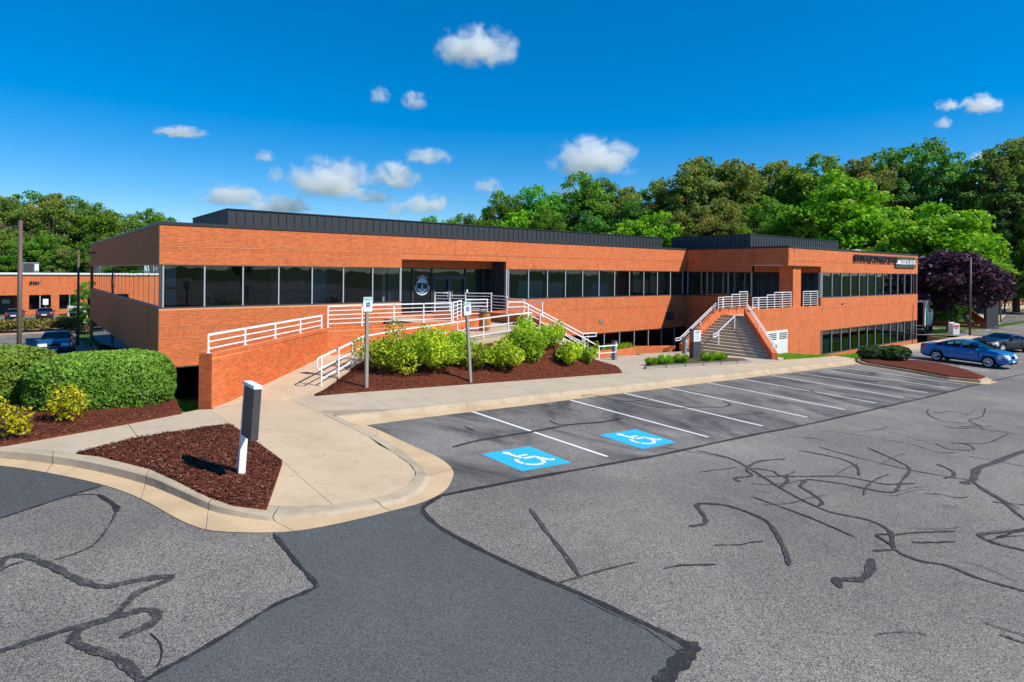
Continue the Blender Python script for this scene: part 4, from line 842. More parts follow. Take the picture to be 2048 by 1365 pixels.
# ================================================================ RAILINGS
def rail_thing(label): return empty('railing', (0, 0, 0), 0, label, 'railing', 'white tubular railings')
def rpost(par, p, h, wd=.045, dn=.0): MB().bar((p[0], p[1], p[2] - dn), (p[0], p[1], p[2] + h), wd, wd, (0, 1, 0)).build('post', M_WHITE, par); MB().box(p[0] - .05, p[0] + .05, p[1] - .05, p[1] + .05, p[2] - dn, p[2] - dn + .012).build('post_foot', M_WHITE, par)
def rrail(par, a, b, wd=.034): MB().bar(a, b, wd, wd).build('rail', M_WHITE, par)
def panel(par, pts, h, hs, top=.05):
    """posts at pts (base points) with rails at the heights hs between each pair"""
    for i, p in enumerate(pts): rpost(par, p, h if not isinstance(h, list) else h[i])
    for a, b in zip(pts[:-1], pts[1:]):
        d = (Vector(b) - Vector(a)).normalized() * .02
        for k, q in enumerate(hs): rrail(par, (a[0] - d.x, a[1] - d.y, a[2] + q), (b[0] + d.x, b[1] + d.y, b[2] + q), top if k == 0 else .03)
def between(a, b, n): a, b = Vector(a), Vector(b); return [tuple(a.lerp(b, i / (n - 1))) for i in range(n)]
W2 = WT + .012; g = rail_thing('white railing with three rails on top of the angled retaining wall'); q0_ = A0 - N45 * .18 + T45 * .12; q1_ = A1 - N45 * .18 - T45 * .1
panel(g, between((q0_.x, q0_.y, W2), (q1_.x, q1_.y, W2), 5), .49, (.47, .29, .11), .055)
g = rail_thing('white five-rail railing along the low wall of the upper ramp'); panel(g, between((4.3, -8.43, W2), (9.85, -8.43, W2), 5), .82, (.80, .635, .47, .305, .14))
g = rail_thing('short white railing turned at an angle beside the litter bin landing'); p0_ = B1 - n2 * .16 + t2 * .08; p1_ = B2 - n2 * .16 - t2 * .1; panel(g, between((p0_.x, p0_.y, W2), (p1_.x, p1_.y, W2), 3), .82, (.80, .635, .47, .305, .14))
g = rail_thing('short white railing panel directly behind the litter bin'); panel(g, between((11.85, -6.6, W2), (13.0, -6.78, W2), 2), .84, (.82, .65, .48, .31, .14))
g = rail_thing('stepped white railing in the shade in front of the entrance doors')
steps_h = [(14.9 + .16, -8.5, .72), (14.9 + .16, -7.1, .80), (14.9 + .16, -5.7, .90), (14.9 + .16, -4.35, 1.04), (14.1, -3.3, 1.02), (13.5, -2.68, 1.02), (12.9, -2.1, 1.02)]
for x, y, h in steps_h: rpost(g, (x, y, W2), h)
for k, (p, q) in enumerate(zip(steps_h[:-1], steps_h[1:])):
    top = [.70, .78, .88, 1.0, .86, 1.0][k]; hh = top
    while hh > .1: rrail(g, (p[0], p[1], W2 + hh), (q[0], q[1], W2 + hh), .05 if hh == top else .03); hh -= .165
g = rail_thing('white handrail with a looped end along the outer edge of the ramp')
hp = [(2.32, -12.86), (3.25, -11.95), (4.1, -11.1), (4.85, -10.28), (6.3, -10.25), (7.63, -10.25), (8.95, -10.25), (10.26, -10.25), (11.57, -10.25), (12.88, -10.25)]
hz = [(rz1 if x < 4.88 else rz2)(x, y + .3) if x < 12 else 1.35 for x, y in hp]
for (x, y), z in zip(hp, hz): MB().bar((x, y, z - .1), (x, y, z + .87), .04, .04, (0, 1, 0)).build('post', M_WHITE, g)
for i in range(len(hp) - 1):
    for k, q in enumerate((.87, .52, .2)): rrail(g, (*hp[i], hz[i] + q), (*hp[i + 1], hz[i + 1] + q), .05 if k == 0 else .034)
d = (Vector((*hp[0], hz[0])) - Vector((*hp[1], hz[1]))).normalized() * .32; b0 = Vector((*hp[0], hz[0]))
MB().tube([b0 + Vector((0, 0, .87)), b0 + d * .75 + Vector((0, 0, .87)), b0 + d + Vector((0, 0, .80)), b0 + d + Vector((0, 0, .60)), b0 + d * .75 + Vector((0, 0, .52)), b0 + Vector((0, 0, .52))], .024, 8).build('end_loop', M_WHITE, g)
def stair_rail(label, y, xa, za, xb, zb, ext, hs, posts, top_ext=0):
    g = rail_thing(label); s = (zb - za) / (xb - xa)
    for x in posts: MB().bar((x, y, za + s * (x - xa) - .05), (x, y, za + s * (x - xa) + hs[0]), .045, .045, (0, 1, 0)).build('post', M_WHITE, g)
    for k, h in enumerate(hs):
        wd = .05 if k == 0 else .036; rrail(g, (xa, y, za + h), (xb, y, zb + h), wd)
        if k in (0, 1): rrail(g, (xb, y, zb + h), (xb + ext, y, zb + h - .02), wd)
    MB().bar((xb + ext, y, zb + hs[0]), (xb + ext, y, zb + hs[1] - .03), .04, .04, (0, 1, 0)).build('return', M_WHITE, g)
    return g
stair_rail('white sloping railing on the near edge of the narrow front steps', -10.27, 13.36, 1.42, 17.2, zb1 + .2, 1.2, (.72, .38, .10), (13.36, 14.8, 16.2, 17.2))
g = stair_rail('white sloping double railing on the far side of the narrow front steps', -8.45, 13.9, 1.56, 17.9, zb1 + .34, 1.0, (1.02, .84, .56, .28), (14.2, 16.0, 17.9)); rrail(g, (13.9, -8.45, 2.58), (12.95, -8.45, 2.60), .05); rrail(g, (12.95, -8.45, 2.60), (12.95, -8.45, 2.36), .04); rrail(g, (12.95, -8.45, 2.36), (13.9, -8.45, 2.36), .036)
SL = (1.58 - ZB2 - .42) / 4.1
g = rail_thing('white twin handrail on the sloping wall left of the wide stairs')
for k, h in enumerate((.42, .26)): rrail(g, (29.35, -6.15, ZB2 + .42 + h), (33.5, -6.15, 1.56 + h), .05 if k == 0 else .04); rrail(g, (28.85, -6.15, ZB2 + .40 + h), (29.35, -6.15, ZB2 + .42 + h), .045)
MB().bar((28.85, -6.15, ZB2 + .82), (28.85, -6.15, ZB2 + .66), .045, .045, (0, 1, 0)).build('return', M_WHITE, g)
for x in (29.7, 31.6, 33.3): MB().bar((x, -6.15, ZB2 + .42 + SL * (x - 29.5)), (x, -6.15, ZB2 + .72 + SL * (x - 29.4)), .04, .04, (0, 1, 0)).build('post', M_WHITE, g)
g = rail_thing('white centre handrail standing on the wide stairs'); yc = -8.3
def zst(x): return ZB2 + rise2 + (x - X0) / tr2 * rise2
for x in (30.45, 33.2 - .9): MB().bar((x, yc, zst(x) - .1), (x, yc, zst(x) + .85), .045, .045, (0, 1, 0)).build('post', M_WHITE, g)
for h in (.86, .68): rrail(g, (30.2, yc, zst(30.2) + h), (33.2 - .9 if h > .8 else 30.5, yc, zst(33.2 - .9 if h > .8 else 30.5) + h), .05); rrail(g, (29.85, yc, zst(30.2) + h - .02), (30.2, yc, zst(30.2) + h), .05)
MB().bar((29.85, yc, zst(30.2) + .86), (29.85, yc, zst(30.2) + .64), .045, .045, (0, 1, 0)).build('return', M_WHITE, g)
g = rail_thing('white twin handrail on the sloping wall right of the wide stairs'); wa = q1 + Vector((.11, -.11, 0)); wb_ = q0 + Vector((.11, -.11, 0))
for k, h in enumerate((.46, .30)): rrail(g, (wa.x, wa.y, 1.60 + h), (wb_.x, wb_.y, ZB2 + .5 + h), .05 if k == 0 else .04)
for f_ in (.02, .5, .93): p = wa.lerp(wb_, f_); z = lerp(1.60, ZB2 + .5, f_); MB().bar((p.x, p.y, z), (p.x, p.y, z + .46), .04, .04, (0, 1, 0)).build('post', M_WHITE, g)
def stepped(label, y, z, segs, pitch=.165):
    g = rail_thing(label)
    xs_ = sorted({s[0] for s in segs} | {s[1] for s in segs})
    for x in xs_: rpost(g, (x, y, z), max([s[2] for s in segs if x in s[:2]]))
    for a, b, h in segs:
        q = h - .02; first = True
        while q > .08: rrail(g, (a, y, z + q), (b, y, z + q), .05 if first else .03); q -= pitch; first = False
    return g
stepped('white stepped railing on the far edge of the wing platform', -6.48, 1.581, [(33.2, 33.75, .80), (33.85, 34.9, .82), (34.9, 35.9, .98), (35.9, 36.95, 1.16)])
stepped('white stepped railing on the near edge of the wing platform beside the column', YW + .16, 1.60, [(32.9 + 1.15, 34.75, .82), (34.85, 35.95, .82), (35.95, 36.95, .98), (36.95, 38.05, 1.14), (38.05, 39.3, 1.14)])
stepped('separate white railing panel between the column and the wing windows', YW + .16, 1.60, [(41.15, 42.3, 1.16), (42.3, 43.45, 1.16)])
# ================================================================ SIGNS AND SMALL THINGS
def flat_icon(parent, x0, z0, sz, y, mat):
    mb = MB()
    for P in ICON: mb.add([(x0 + s * sz, y, z0 + (1 - t) * sz) for s, t in P], [tuple(range(len(P)))])
    return mb.build('wheelchair_symbol', mat, parent)
def rounded(x0, x1, z0, z1, r, n=5):
    out = []
    for cx, cz, a in ((x1 - r, z1 - r, 0), (x0 + r, z1 - r, 90), (x0 + r, z0 + r, 180), (x1 - r, z0 + r, 270)):
        out += [(cx + r * math.cos(math.radians(a + 90 * k / n)), cz + r * math.sin(math.radians(a + 90 * k / n))) for k in range(n + 1)]
    return out
def plate(mb, pts, y0, y1):
    n = len(pts); mb.add([(x, y0, z) for x, z in pts] + [(x, y1, z) for x, z in pts], [tuple(reversed(range(n))), tuple(range(n, 2 * n))] + [(i, (i + 1) % n, n + (i + 1) % n, n + i) for i in range(n)]); return mb
def parking_sign(base, lean, label, htop=2.84, tw=0.0):
    root = empty('parking_sign', base, tw, label, 'sign', 'reserved parking signs'); root.rotation_euler = (0, lean, tw)
    MB().box(-.05, .05, -.05, .05, -.3, htop - .42).build('post', M_WOOD, root, bevel=.008)
    z0, z1 = htop - .46, htop; pl = plate(MB(), rounded(-.155, .155, z0, z1, .035), -.062, -.056).build('sign_plate', M_SIGNG, root)
    plate(MB(), rounded(-.143, .143, z0 + .012, z1 - .012, .028), -.0645, -.0622).build('face', M_SIGN, pl)
    for s, z in (('RESERVED', z1 - .055), ('PARKING', z1 - .105)): text_obj('wording', s, .062, M_GREEN, Matrix.Translation((0, -.0665, z)) @ FRONT, pl, 0, bold=.0012)
    MB().box(-.062, .07, -.0675, -.066, z0 + .14, z0 + .29).build('blue_square', M_SBLUE, pl); flat_icon(pl, -.062, z0 + .145, .135, -.069, M_SIGN)
    for z in (z0 + .03, z1 - .02): MB().tube([(0, -.07, z), (0, -.06, z)], .008, 8).build('bolt', M_BLACK, pl)
    return root
b1 = hit(737, 781, mound); b2 = hit(945, 765, mound)
parking_sign(b1, 0.0, 'upright reserved parking sign on a grey timber post at the left end of the bed')
parking_sign(b2, -.075, 'leaning reserved parking sign on a grey timber post among the shrubs', 2.80)
# --- post-mounted panel sign at the corner bed
wb = hit(490, 958, lambda x, y: slabz(x, y) + .03); ws = empty('post_sign', wb, 0, 'blank dark panel sign hung edge-on from a white post in the corner mulch bed', 'sign'); ws.rotation_euler = (0, .06, .0)
MB().box(-.06, .06, -.05, .05, -.3, .78).build('post', M_WHITE, ws, bevel=.006); MB().box(-.06, .06, -.05, .02, .78, 1.62).build('post_top', M_WHITE, ws)
MB().box(-.065, .065, -.62, -.051, .72, 1.60).build('panel', M_CHAR, ws, bevel=.006); MB().box(-.075, .075, -.63, .03, 1.60, 1.66).build('cap', M_WHITE, ws, bevel=.004)
# --- address monument
mb_ = hit(1394, 711, deck); mo = empty('address_sign', mb_, -.12, 'dark grey address pillar with white panel reading 4000 in front of the wide stairs', 'sign')
MB().box(-.31, .31, -.12, .18, -.2, .98).build('base', M_CHAR, mo, bevel=.01); MB().box(-.31, .31, -.12, .18, .985, 1.66).build('head', M_GREYP, mo); MB().box(-.32, .32, -.13, .19, 1.66, 1.70).build('cap', M_CHAR, mo)
fp = MB().box(-.285, .285, -.135, -.12, 1.0, 1.64).build('white_panel', M_SIGN, mo)
for s, h, z in (('4000', .2, 1.52), ('Suite 100', .07, 1.38), ('Second Floor', .07, 1.29), ('Suite 200', .07, 1.19), ('Suite 250', .07, 1.09)): text_obj('wording', s, h, M_BLACKM, Matrix.Translation((0 if h > .1 else -.04, -.138, z)) @ FRONT, fp, 0)
for z in (1.19, 1.09): MB().box(.18, .25, -.139, -.136, z - .015, z + .02).build('arrow', M_BLACKM, fp)
# --- grey bollard posts
for (px_, py_, lab) in ((1232, 716, 'square grey bollard at the foot of the narrow front steps'), (1372, 701, 'square grey bollard at the left foot of the wide stairs')):
    p = hit(px_, py_, deck); bo = empty('bollard', p, .1, lab, 'bollard', 'grey bollards'); MB().box(-.11, .11, -.11, .11, -.1, .98).build('shaft', M_GREYP, bo, bevel=.01); MB().box(-.12, .12, -.12, .12, .98, 1.02).build('cap', M_CHAR, bo); MB().box(.0, .09, -.13, -.112, .72, .86).build('push_plate', M_SIGN, bo)
# --- litter bin
cb = onZ(971, 661, 1.352); lbn = empty('litter_bin', (cb.x, cb.y, 1.352), 0, 'round tan aggregate litter bin on the ramp landing', 'bin')
MB().tube([(0, 0, 0), (0, 0, .03), (0, 0, .72), (0, 0, .75)], [.23, .25, .25, .24], 20).build('drum', M_OCHRE, lbn, True); MB().tube([(0, 0, .75), (0, 0, .80), (0, 0, .80)], [.25, .25, .12], 20).build('rim', M_BROWN, lbn)
for a in (0.4, 2.5, 4.6): MB().bar((.2 * math.cos(a), .2 * math.sin(a), .8), (.2 * math.cos(a), .2 * math.sin(a), .95), .02, .02, (0, 1, 0)).build('lid_post', M_BROWN, lbn)
MB().tube([(0, 0, .95), (0, 0, .97), (0, 0, 1.0)], [.25, .25, .1], 20).build('lid', M_BROWN, lbn)
# --- lamp posts
def lamp(base, top, r, label, arms=1, mat=M_BROWN):
    o = empty('lamp_post', base, 0, label, 'lamp post', 'car park lamp posts'); h = top - base[2]
    MB().tube([(0, 0, -.3), (0, 0, h)], [r, r * .8], 12).build('pole', mat, o, True); MB().box(-r * 1.6, r * 1.6, -r * 1.6, r * 1.6, -.2, .12).build('base_plate', mat, o)
    for s in ([], [-1], [-1, 1])[arms]:
        a = MB().bar((0, 0, h - .25), (s * .75 * cW, -s * .75 * sW, h - .22), .05, .05).build('arm', mat, o); MB().bar((s * .7 * cW, -s * .7 * sW, h - .22), (s * 1.25 * cW, -s * 1.25 * sW, h - .22), .28, .14).build('lamp_head', mat, o)
    return o
p = atdepth(40, 560, 22.5); lamp((p.x, p.y, -1.1), atdepth(40, 460, 22.5).z, .085, 'tall brown lamp post behind the clipped hedge at the left edge')
p = atdepth(157, 560, 50); lamp((p.x, p.y, -2.5), atdepth(157, 517, 50).z, .10, 'distant brown lamp post beside the white van', 2)
p = atdepth(1941, 560, 58); lamp((p.x, p.y, -2.0), atdepth(1941, 498, 58).z, .10, 'lamp post standing in front of the purple-leaved tree', 0)
p = atdepth(2002, 560, 80); lamp((p.x, p.y, -2.0), atdepth(2002, 487, 80).z, .10, 'pale lamp post behind the purple-leaved tree at the right', 0, M_GREYP)
# ================================================================ CARS
M_CGL = mat_glass('car_glass', (.42, .55, .52), 1.45); M_TYRE = mat_plain('tyre', (.018, .018, .019), .85, .2); M_RIM = mat_plain('alloy_rim', (.78, .79, .80), .35, .5); M_CHROME = mat_plain('chrome', (.7, .7, .72), .2, .5, metal=1.0)
M_RED = mat_plain('tail_lens', (.42, .01, .02), .2, .5); M_LENS = mat_plain('head_lens', (.62, .66, .70), .08, .6); M_AMB = mat_plain('amber_lens', (.6, .17, .02), .25, .5); M_SEAT = mat_plain('car_interior', (.03, .03, .032), .9, .1); M_WELL = mat_plain('wheel_well', (.008, .008, .008), .95, .05)
def paint_mat(name, col): b = NB(name); b.bsdf(col, .35, .4, .05, Coat_Weight=.5, Coat_Roughness=.04); return b.m
def make_car(name, label, group, paint, L, W, top, belt, win, wsh, bkl, wheels, wr, face='sedan', cat='car'):
    """lofted body; x forward, wheels touch z = 0"""
    root = empty(name, (0, 0, 0), 0, label, cat, group); hw = W / 2
    xs = sorted(set([round(x, 3) for x in np.arange(-L / 2, L / 2 + .001, .04)] + [q for a in win for q in a] + list(wsh) + list(bkl)))
    xs = [x for x in xs if -L / 2 <= x <= L / 2]
    def sec(x):
        e = min(1, (L / 2 - abs(x)) / .55); wb = hw * (.80 + .20 * math.sqrt(max(0, 1 - (1 - e) ** 2))); zt = interp(top, x); zbelt = interp(belt, x); gh = zt - zbelt
        zb = .22 + .12 * (1 - e) ** 2
        if gh < .1: zbelt = zt - .05; wr_ = wb * .86; gh = .05
        else: wr_ = wb * (.95 - .42 * min(.5, gh))
        P = [(0, zb), (wb * .82, zb), (wb * .955, zb + .07), (wb * .985, zb + .2), (wb, lerp(zb, zbelt, .5)), (wb * .995, lerp(zb, zbelt, .72)), (wb * .975, zbelt - .06), (wb * .955, zbelt)]
        for f in (.12, .5, .86): P.append((lerp(wb * .945, wr_, f), lerp(zbelt, zt - .05 * min(1, gh / .3), f)))
        P += [(wr_, zt - .05 * min(1, gh / .3)), (wr_ * .88, zt - .02 * min(1, gh / .3)), (wr_ * .5, zt - .004), (0, zt)]
        return P
    S_ = [sec(x) for x in xs]; n = len(S_[0]); V = []; well = []
    for i, x in enumerate(xs):
        row = S_[i] + [(-y, z) for y, z in S_[i][-2:0:-1]]
        for y, z in row:
            inw = any((x - xw) ** 2 + (z - wr) ** 2 < (wr + .055) ** 2 for xw in wheels) and abs(y) > .55 and z < interp(belt, x) - .05
            well.append(inw); V.append((x, y * (.74 if inw else 1), z))
    m = 2 * n - 2; groups = {'body': [], 'wheel_well': []}
    for i in range(len(xs) - 1):
        xm = (xs[i] + xs[i + 1]) / 2
        for k in range(m):
            f = (i * m + k, i * m + (k + 1) % m, (i + 1) * m + (k + 1) % m, (i + 1) * m + k); kk = k if k < n - 1 else m - 1 - k
            g = 'body'
            if all(well[q] for q in f): g = 'wheel_well'
            elif 8 <= kk <= 9 and interp(top, xm) - interp(belt, xm) > .16:
                for j, (a, b) in enumerate(win):
                    if a < xm < b: g = 'side_window%d%s' % (j, 'l' if k < n else 'r')
            elif kk >= 11:
                if wsh[0] < xm < wsh[1]: g = 'windscreen'
                elif bkl[0] < xm < bkl[1]: g = 'rear_window'
            if g == 'body':
                cx3 = sum(V[q][0] for q in f) / 4; cy3 = sum(V[q][1] for q in f) / 4; cz3 = sum(V[q][2] for q in f) / 4; sd3 = 'l' if cy3 > 0 else 'r'
                if cx3 > L / 2 - .52 and abs(cy3) > hw * .50 and .62 < cz3 < .80 + .1 * (L / 2 - cx3): g = 'headlight' + sd3
                elif cx3 < -L / 2 + .34 and abs(cy3) > hw * .52 and .80 < cz3 < .97: g = 'tail_light' + sd3
                elif cx3 > L / 2 - .13 and abs(cy3) < hw * .46 and .52 < cz3 < .72: g = 'grille'
                elif 3 <= kk <= 6 and any(abs(cx3 - q) < .012 for a_, b_ in win[-2:] for q in (a_ - .03, b_ + .03)): g = 'door_gap'
            groups.setdefault(g, []).append(f)
    groups['body'] += [tuple(range(m))[::-1], tuple((len(xs) - 1) * m + k for k in range(m))]
    for g, fs in groups.items():
        if not fs: continue
        used = sorted({q for f in fs for q in f}); mp_ = {q: i for i, q in enumerate(used)}
        nm_ = 'side_window' if g.startswith('side_window') else g[:-1] if g.startswith(('headlight', 'tail_light')) else g
        me = bpy.data.meshes.new(nm_); me.from_pydata([V[q] for q in used], [], [tuple(mp_[q] for q in f) for f in fs]); me.polygons.foreach_set('use_smooth', [True] * len(me.polygons)); me.update()
        link(nm_, me, paint if g == 'body' else M_WELL if g in ('wheel_well', 'grille', 'door_gap') else M_LENS if g.startswith('head') else M_RED if g.startswith('tail') else M_CGL, root)
    MB().box(-L / 2 + .5, L / 2 - .5, -hw + .16, hw - .16, .3, interp(belt, 0) - .12).box(-.75, -.55, -hw + .25, hw - .25, .6, 1.12).box(.0, .16, -.6, -.15, .6, 1.15).box(.0, .16, .15, .6, .6, 1.15).build('interior', M_SEAT, root)
    for xw in wheels:
        for s in (-1, 1):
            wl = child_empty('wheel', root); wl.location = (xw, s * (hw - .125), wr); wl.rotation_euler = (0, 0, 0 if s > 0 else math.pi)
            prof = [(.0, wr * .70), (.004, wr * .74), (.008, wr * .90), (.03, wr * .985), (.06, wr), (.15, wr), (.19, wr * .985), (.20, wr * .9), (.20, wr * .68)]
            MB().tube([(0, .115 - d, 0) for d, r in prof], [r for d, r in prof], 28, False).build('tyre', M_TYRE, wl, True)
            rm = MB().tube([(0, .118, 0), (0, .112, 0), (0, .08, 0)], [wr * .72, wr * .66, wr * .60], 28, False)
            for k in range(10): a = 2 * math.pi * k / 10; rm.bar((wr * .1 * math.cos(a), .10, wr * .1 * math.sin(a)), (wr * .66 * math.cos(a), .095, wr * .66 * math.sin(a)), .035, .02, (0, 1, 0))
            rm.tube([(0, .08, 0), (0, .11, 0)], wr * .14, 12); rm.build('rim', M_RIM, wl); MB().tube([(0, .03, 0), (0, .035, 0)], wr * .68, 20).build('brake_disc', M_WELL, wl)
    zf = interp(top, L / 2 - .25)
    for s in (-1, 1):
        mr = MB().bar((wsh[0] + .38, s * (hw * .95), interp(belt, .8) + .06), (wsh[0] + .36, s * (hw + .16), interp(belt, .8) + .09), .12, .13).build('mirror', paint, root, bevel=.03)
        for xh in [b - .22 for a, b in win[-2:]]: MB().bar((xh - .2, s * (hw * .985 + .012), interp(belt, xh) - .12), (xh, s * (hw * .985 + .012), interp(belt, xh) - .115), .025, .028).build('door_handle', M_CHROME if face == 'sedan' else paint, root)
        MB().bar((-L / 2 + .95, s * (hw * .99), .30), (L / 2 - .95, s * (hw * .99), .27), .03, .07).build('sill_trim', M_WELL, root)
    MB().box(L / 2 - .02, L / 2 + .02, -.16, .16, .38, .48).build('plate', M_SIGN, root); MB().box(L / 2 - .08, L / 2 + .004, -.5, .5, .28, .37).build('lower_grille', M_WELL, root); MB().box(-L / 2 - .012, -L / 2 + .02, -.26, .26, .62, .76).build('plate', M_SIGN, root)
    return root
TOP_S = [(-2.29, .78), (-2.26, .98), (-2.15, 1.035), (-1.75, 1.06), (-1.5, 1.09), (-1.1, 1.27), (-.75, 1.40), (-.3, 1.462), (.1, 1.46), (.42, 1.41), (.8, 1.24), (1.25, 1.03), (1.6, .985), (1.95, .92), (2.15, .83), (2.25, .70), (2.29, .5)]
BELT_S = [(-2.29, .97), (-1.6, .99), (0, .95), (1.3, .90), (2.29, .8)]
blue = paint_mat('blue_paint', (.006, .15, .46)); navy = paint_mat('navy_paint', (.006, .008, .018)); dblue = paint_mat('deep_blue_paint', (.012, .065, .17)); white_p = paint_mat('white_car_paint', (.75, .75, .74)); dark_p = paint_mat('dark_car_paint', (.02, .025, .04))
SEDAN = dict(L=4.58, W=1.76, top=TOP_S, belt=BELT_S, win=[(-1.42, -1.02), (-.94, -.12), (-.02, .82)], wsh=(.42, 1.26), bkl=(-1.5, -.75), wheels=(-1.32, 1.34), wr=.325)
car1 = make_car('parked_car', 'bright blue sedan parked nose-out beyond the mulched island', 'parked cars', blue, **SEDAN)
def ground_r(x, y): return lot(x, y)
rwp, fwp = onlot(1875, 706), onlot(1982, 718); hd = (fwp - rwp); ang = math.atan2(hd.y, hd.x); mid = rwp.lerp(fwp, .5); nrm = Vector((-hd.y, hd.x, 0)).normalized()
ctr = mid + nrm * .80
def place_car(o, x, y, a, fn):
    z0 = fn(x, y); d = .8; px_ = (fn(x + math.cos(a) * d, y + math.sin(a) * d) - fn(x - math.cos(a) * d, y - math.sin(a) * d)) / (2 * d); o.location = (x, y, z0 + .005)
    ax = -math.sin(a) * d; rl = (fn(x + ax, y + math.cos(a) * d) - fn(x - ax, y - math.cos(a) * d)) / (2 * d)
    o.rotation_euler = (Matrix.Rotation(a, 3, 'Z') @ Matrix.Rotation(-math.atan(px_), 3, 'Y') @ Matrix.Rotation(math.atan(rl), 3, 'X')).to_euler()
place_car(car1, ctr.x, ctr.y, ang, lot); car1.scale = (1.07, 1.07, 1.07)
TOP_C = [(-2.38, .75), (-2.33, .98), (-2.1, 1.06), (-1.7, 1.08), (-1.45, 1.12), (-.9, 1.32), (-.4, 1.39), (-.1, 1.385), (.15, 1.34), (.75, 1.08), (1.0, 1.02), (1.5, .99), (2.0, .93), (2.25, .85), (2.36, .72), (2.38, .5)]
car2 = make_car('parked_car', 'dark navy coupe with amber marker lamp parked at the right edge', 'parked cars', navy, 4.76, 1.88, TOP_C, [(-2.4, .98), (0, .97), (2.4, .9)], [(-1.2, -.7), (-.62, .55)], (.15, .95), (-1.45, -.7), (-1.34, 1.38), .345)
q = onlot(2006, 688); q2 = q + Vector((2.0, -1.9, 0)); ang2 = math.atan2(1.9, -2.0) + .42; fwd = Vector((math.cos(ang2), math.sin(ang2), 0)); lft = Vector((-fwd.y, fwd.x, 0)); c2 = q - fwd * 1.38 - lft * .84
place_car(car2, c2.x, c2.y, ang2, lot)
MB().bar((2.2, .93, .62), (2.06, .95, .62), .03, .09).build('marker_lamp', M_AMB, car2); MB().bar((.42, .94, 1.05), (.40, 1.08, 1.06), .1, .1).build('mirror_cap', M_RED, car2)
car3 = make_car('parked_car', 'dark blue compact sedan facing us beside the left wall of the office', 'parked cars', dblue, 4.3, 1.72, [(a * .94, b * 1.03) for a, b in TOP_S], [(a * .94, b) for a, b in BELT_S], [(-1.33, -.96), (-.88, -.11), (-.02, .77)], (.40, 1.18), (-1.41, -.7), (-1.24, 1.26), .31)
p = atdepth(118, 716, 38.0); place_car(car3, p.x, p.y, -math.pi / 2 - .12, backlot)
MB().box(2.14, 2.17, -.14, .14, .60, .66).build('badge', M_AMB, car3)
for (px_, dp, pm, lab) in ((32, 76, dark_p, 'dark car mostly hidden behind the far hedge near the glass door'), (92, 78, dark_p, 'dark car roof just showing over the far hedge below the lettering')):
    c = make_car('parked_car', lab, 'parked cars', pm, **SEDAN); p = atdepth(px_, 640, dp); place_car(c, p.x, p.y, 1.5, backlot)
van = empty('parked_van', (0, 0, 0), 0, 'white van with ladder rack behind the far hedge near the lamp post', 'van')
p = atdepth(158, 640, 66); van.location = (p.x, p.y, backlot(p.x, p.y)); van.rotation_euler = (0, 0, -.1)
MB().prism([(-.95, 0), (.95, 0), (.95, 4.6), (-.95, 4.6)], .35, 1.95).build('body', white_p, van, bevel=.12); MB().box(-.75, .75, -.02, .0, 1.15, 1.75).build('rear_window', M_WELL, van); MB().box(-.9, .9, -.08, .0, .4, .55).build('bumper', M_TYRE, van)
for s in (-1, 1):
    MB().box(s * .92 - .06, s * .92 + .06, -.03, .03, .9, 1.4).build('tail_light', M_RED, van)
    for y in (.9, 3.6): MB().tube([(s * .8, y, .34), (s * .98, y, .34)], .34, 16).build('wheel', M_TYRE, van)
for y in (.3, 2.2, 4.0): MB().bar((-.95, y, 2.25), (.95, y, 2.25), .06, .06).build('rack_bar', white_p, van)
for s in (-.9, .9): MB().bar((s, .2, 2.25), (s, 4.2, 2.25), .06, .06).build('rack_rail', white_p, van); MB().bar((s, .3, 1.9), (s, .3, 2.5), .06, .06, (0, 1, 0)).build('rack_post', white_p, van)
tk = empty('box_truck', (66.3, -8.6, -2.02), .20, 'white box truck with green side graphic showing behind the wing corner', 'truck')
MB().box(0, 6.5, 0, 2.4, .95, 3.5).build('cargo_box', M_WHITE, tk); MB().box(-.03, .0, .12, 2.28, 1.05, 3.35).build('rear_opening', M_WELL, tk); MB().box(-.06, .12, -.03, .07, .9, 3.52).build('corner_post', M_GREYP, tk); MB().box(-.3, .2, .1, 2.3, .55, .7).build('bumper', M_GREYP, tk)
plate(MB(), [(1.0, 1.1), (2.6, 1.25), (2.1, 2.0), (1.0, 2.6)], -.012, -.004).build('side_graphic', M_GREEN, tk); MB().box(-.05, 0, .1, .25, .98, 1.12).build('tail_light', M_RED, tk)
for x in (.9, 1.9): MB().tube([(x, -.02, .5), (x, .3, .5)], .5, 18).build('wheel', M_TYRE, tk)
MB().box(6.7, 8.6, .1, 2.3, .5, 2.6).build('cab', M_WHITE, tk, bevel=.15); MB().tube([(7.6, .08, .5), (7.6, .4, .5)], .5, 18).build('wheel', M_TYRE, tk); MB().box(.3, 8.0, .5, 1.9, .5, .94).build('chassis', M_WELL, tk)
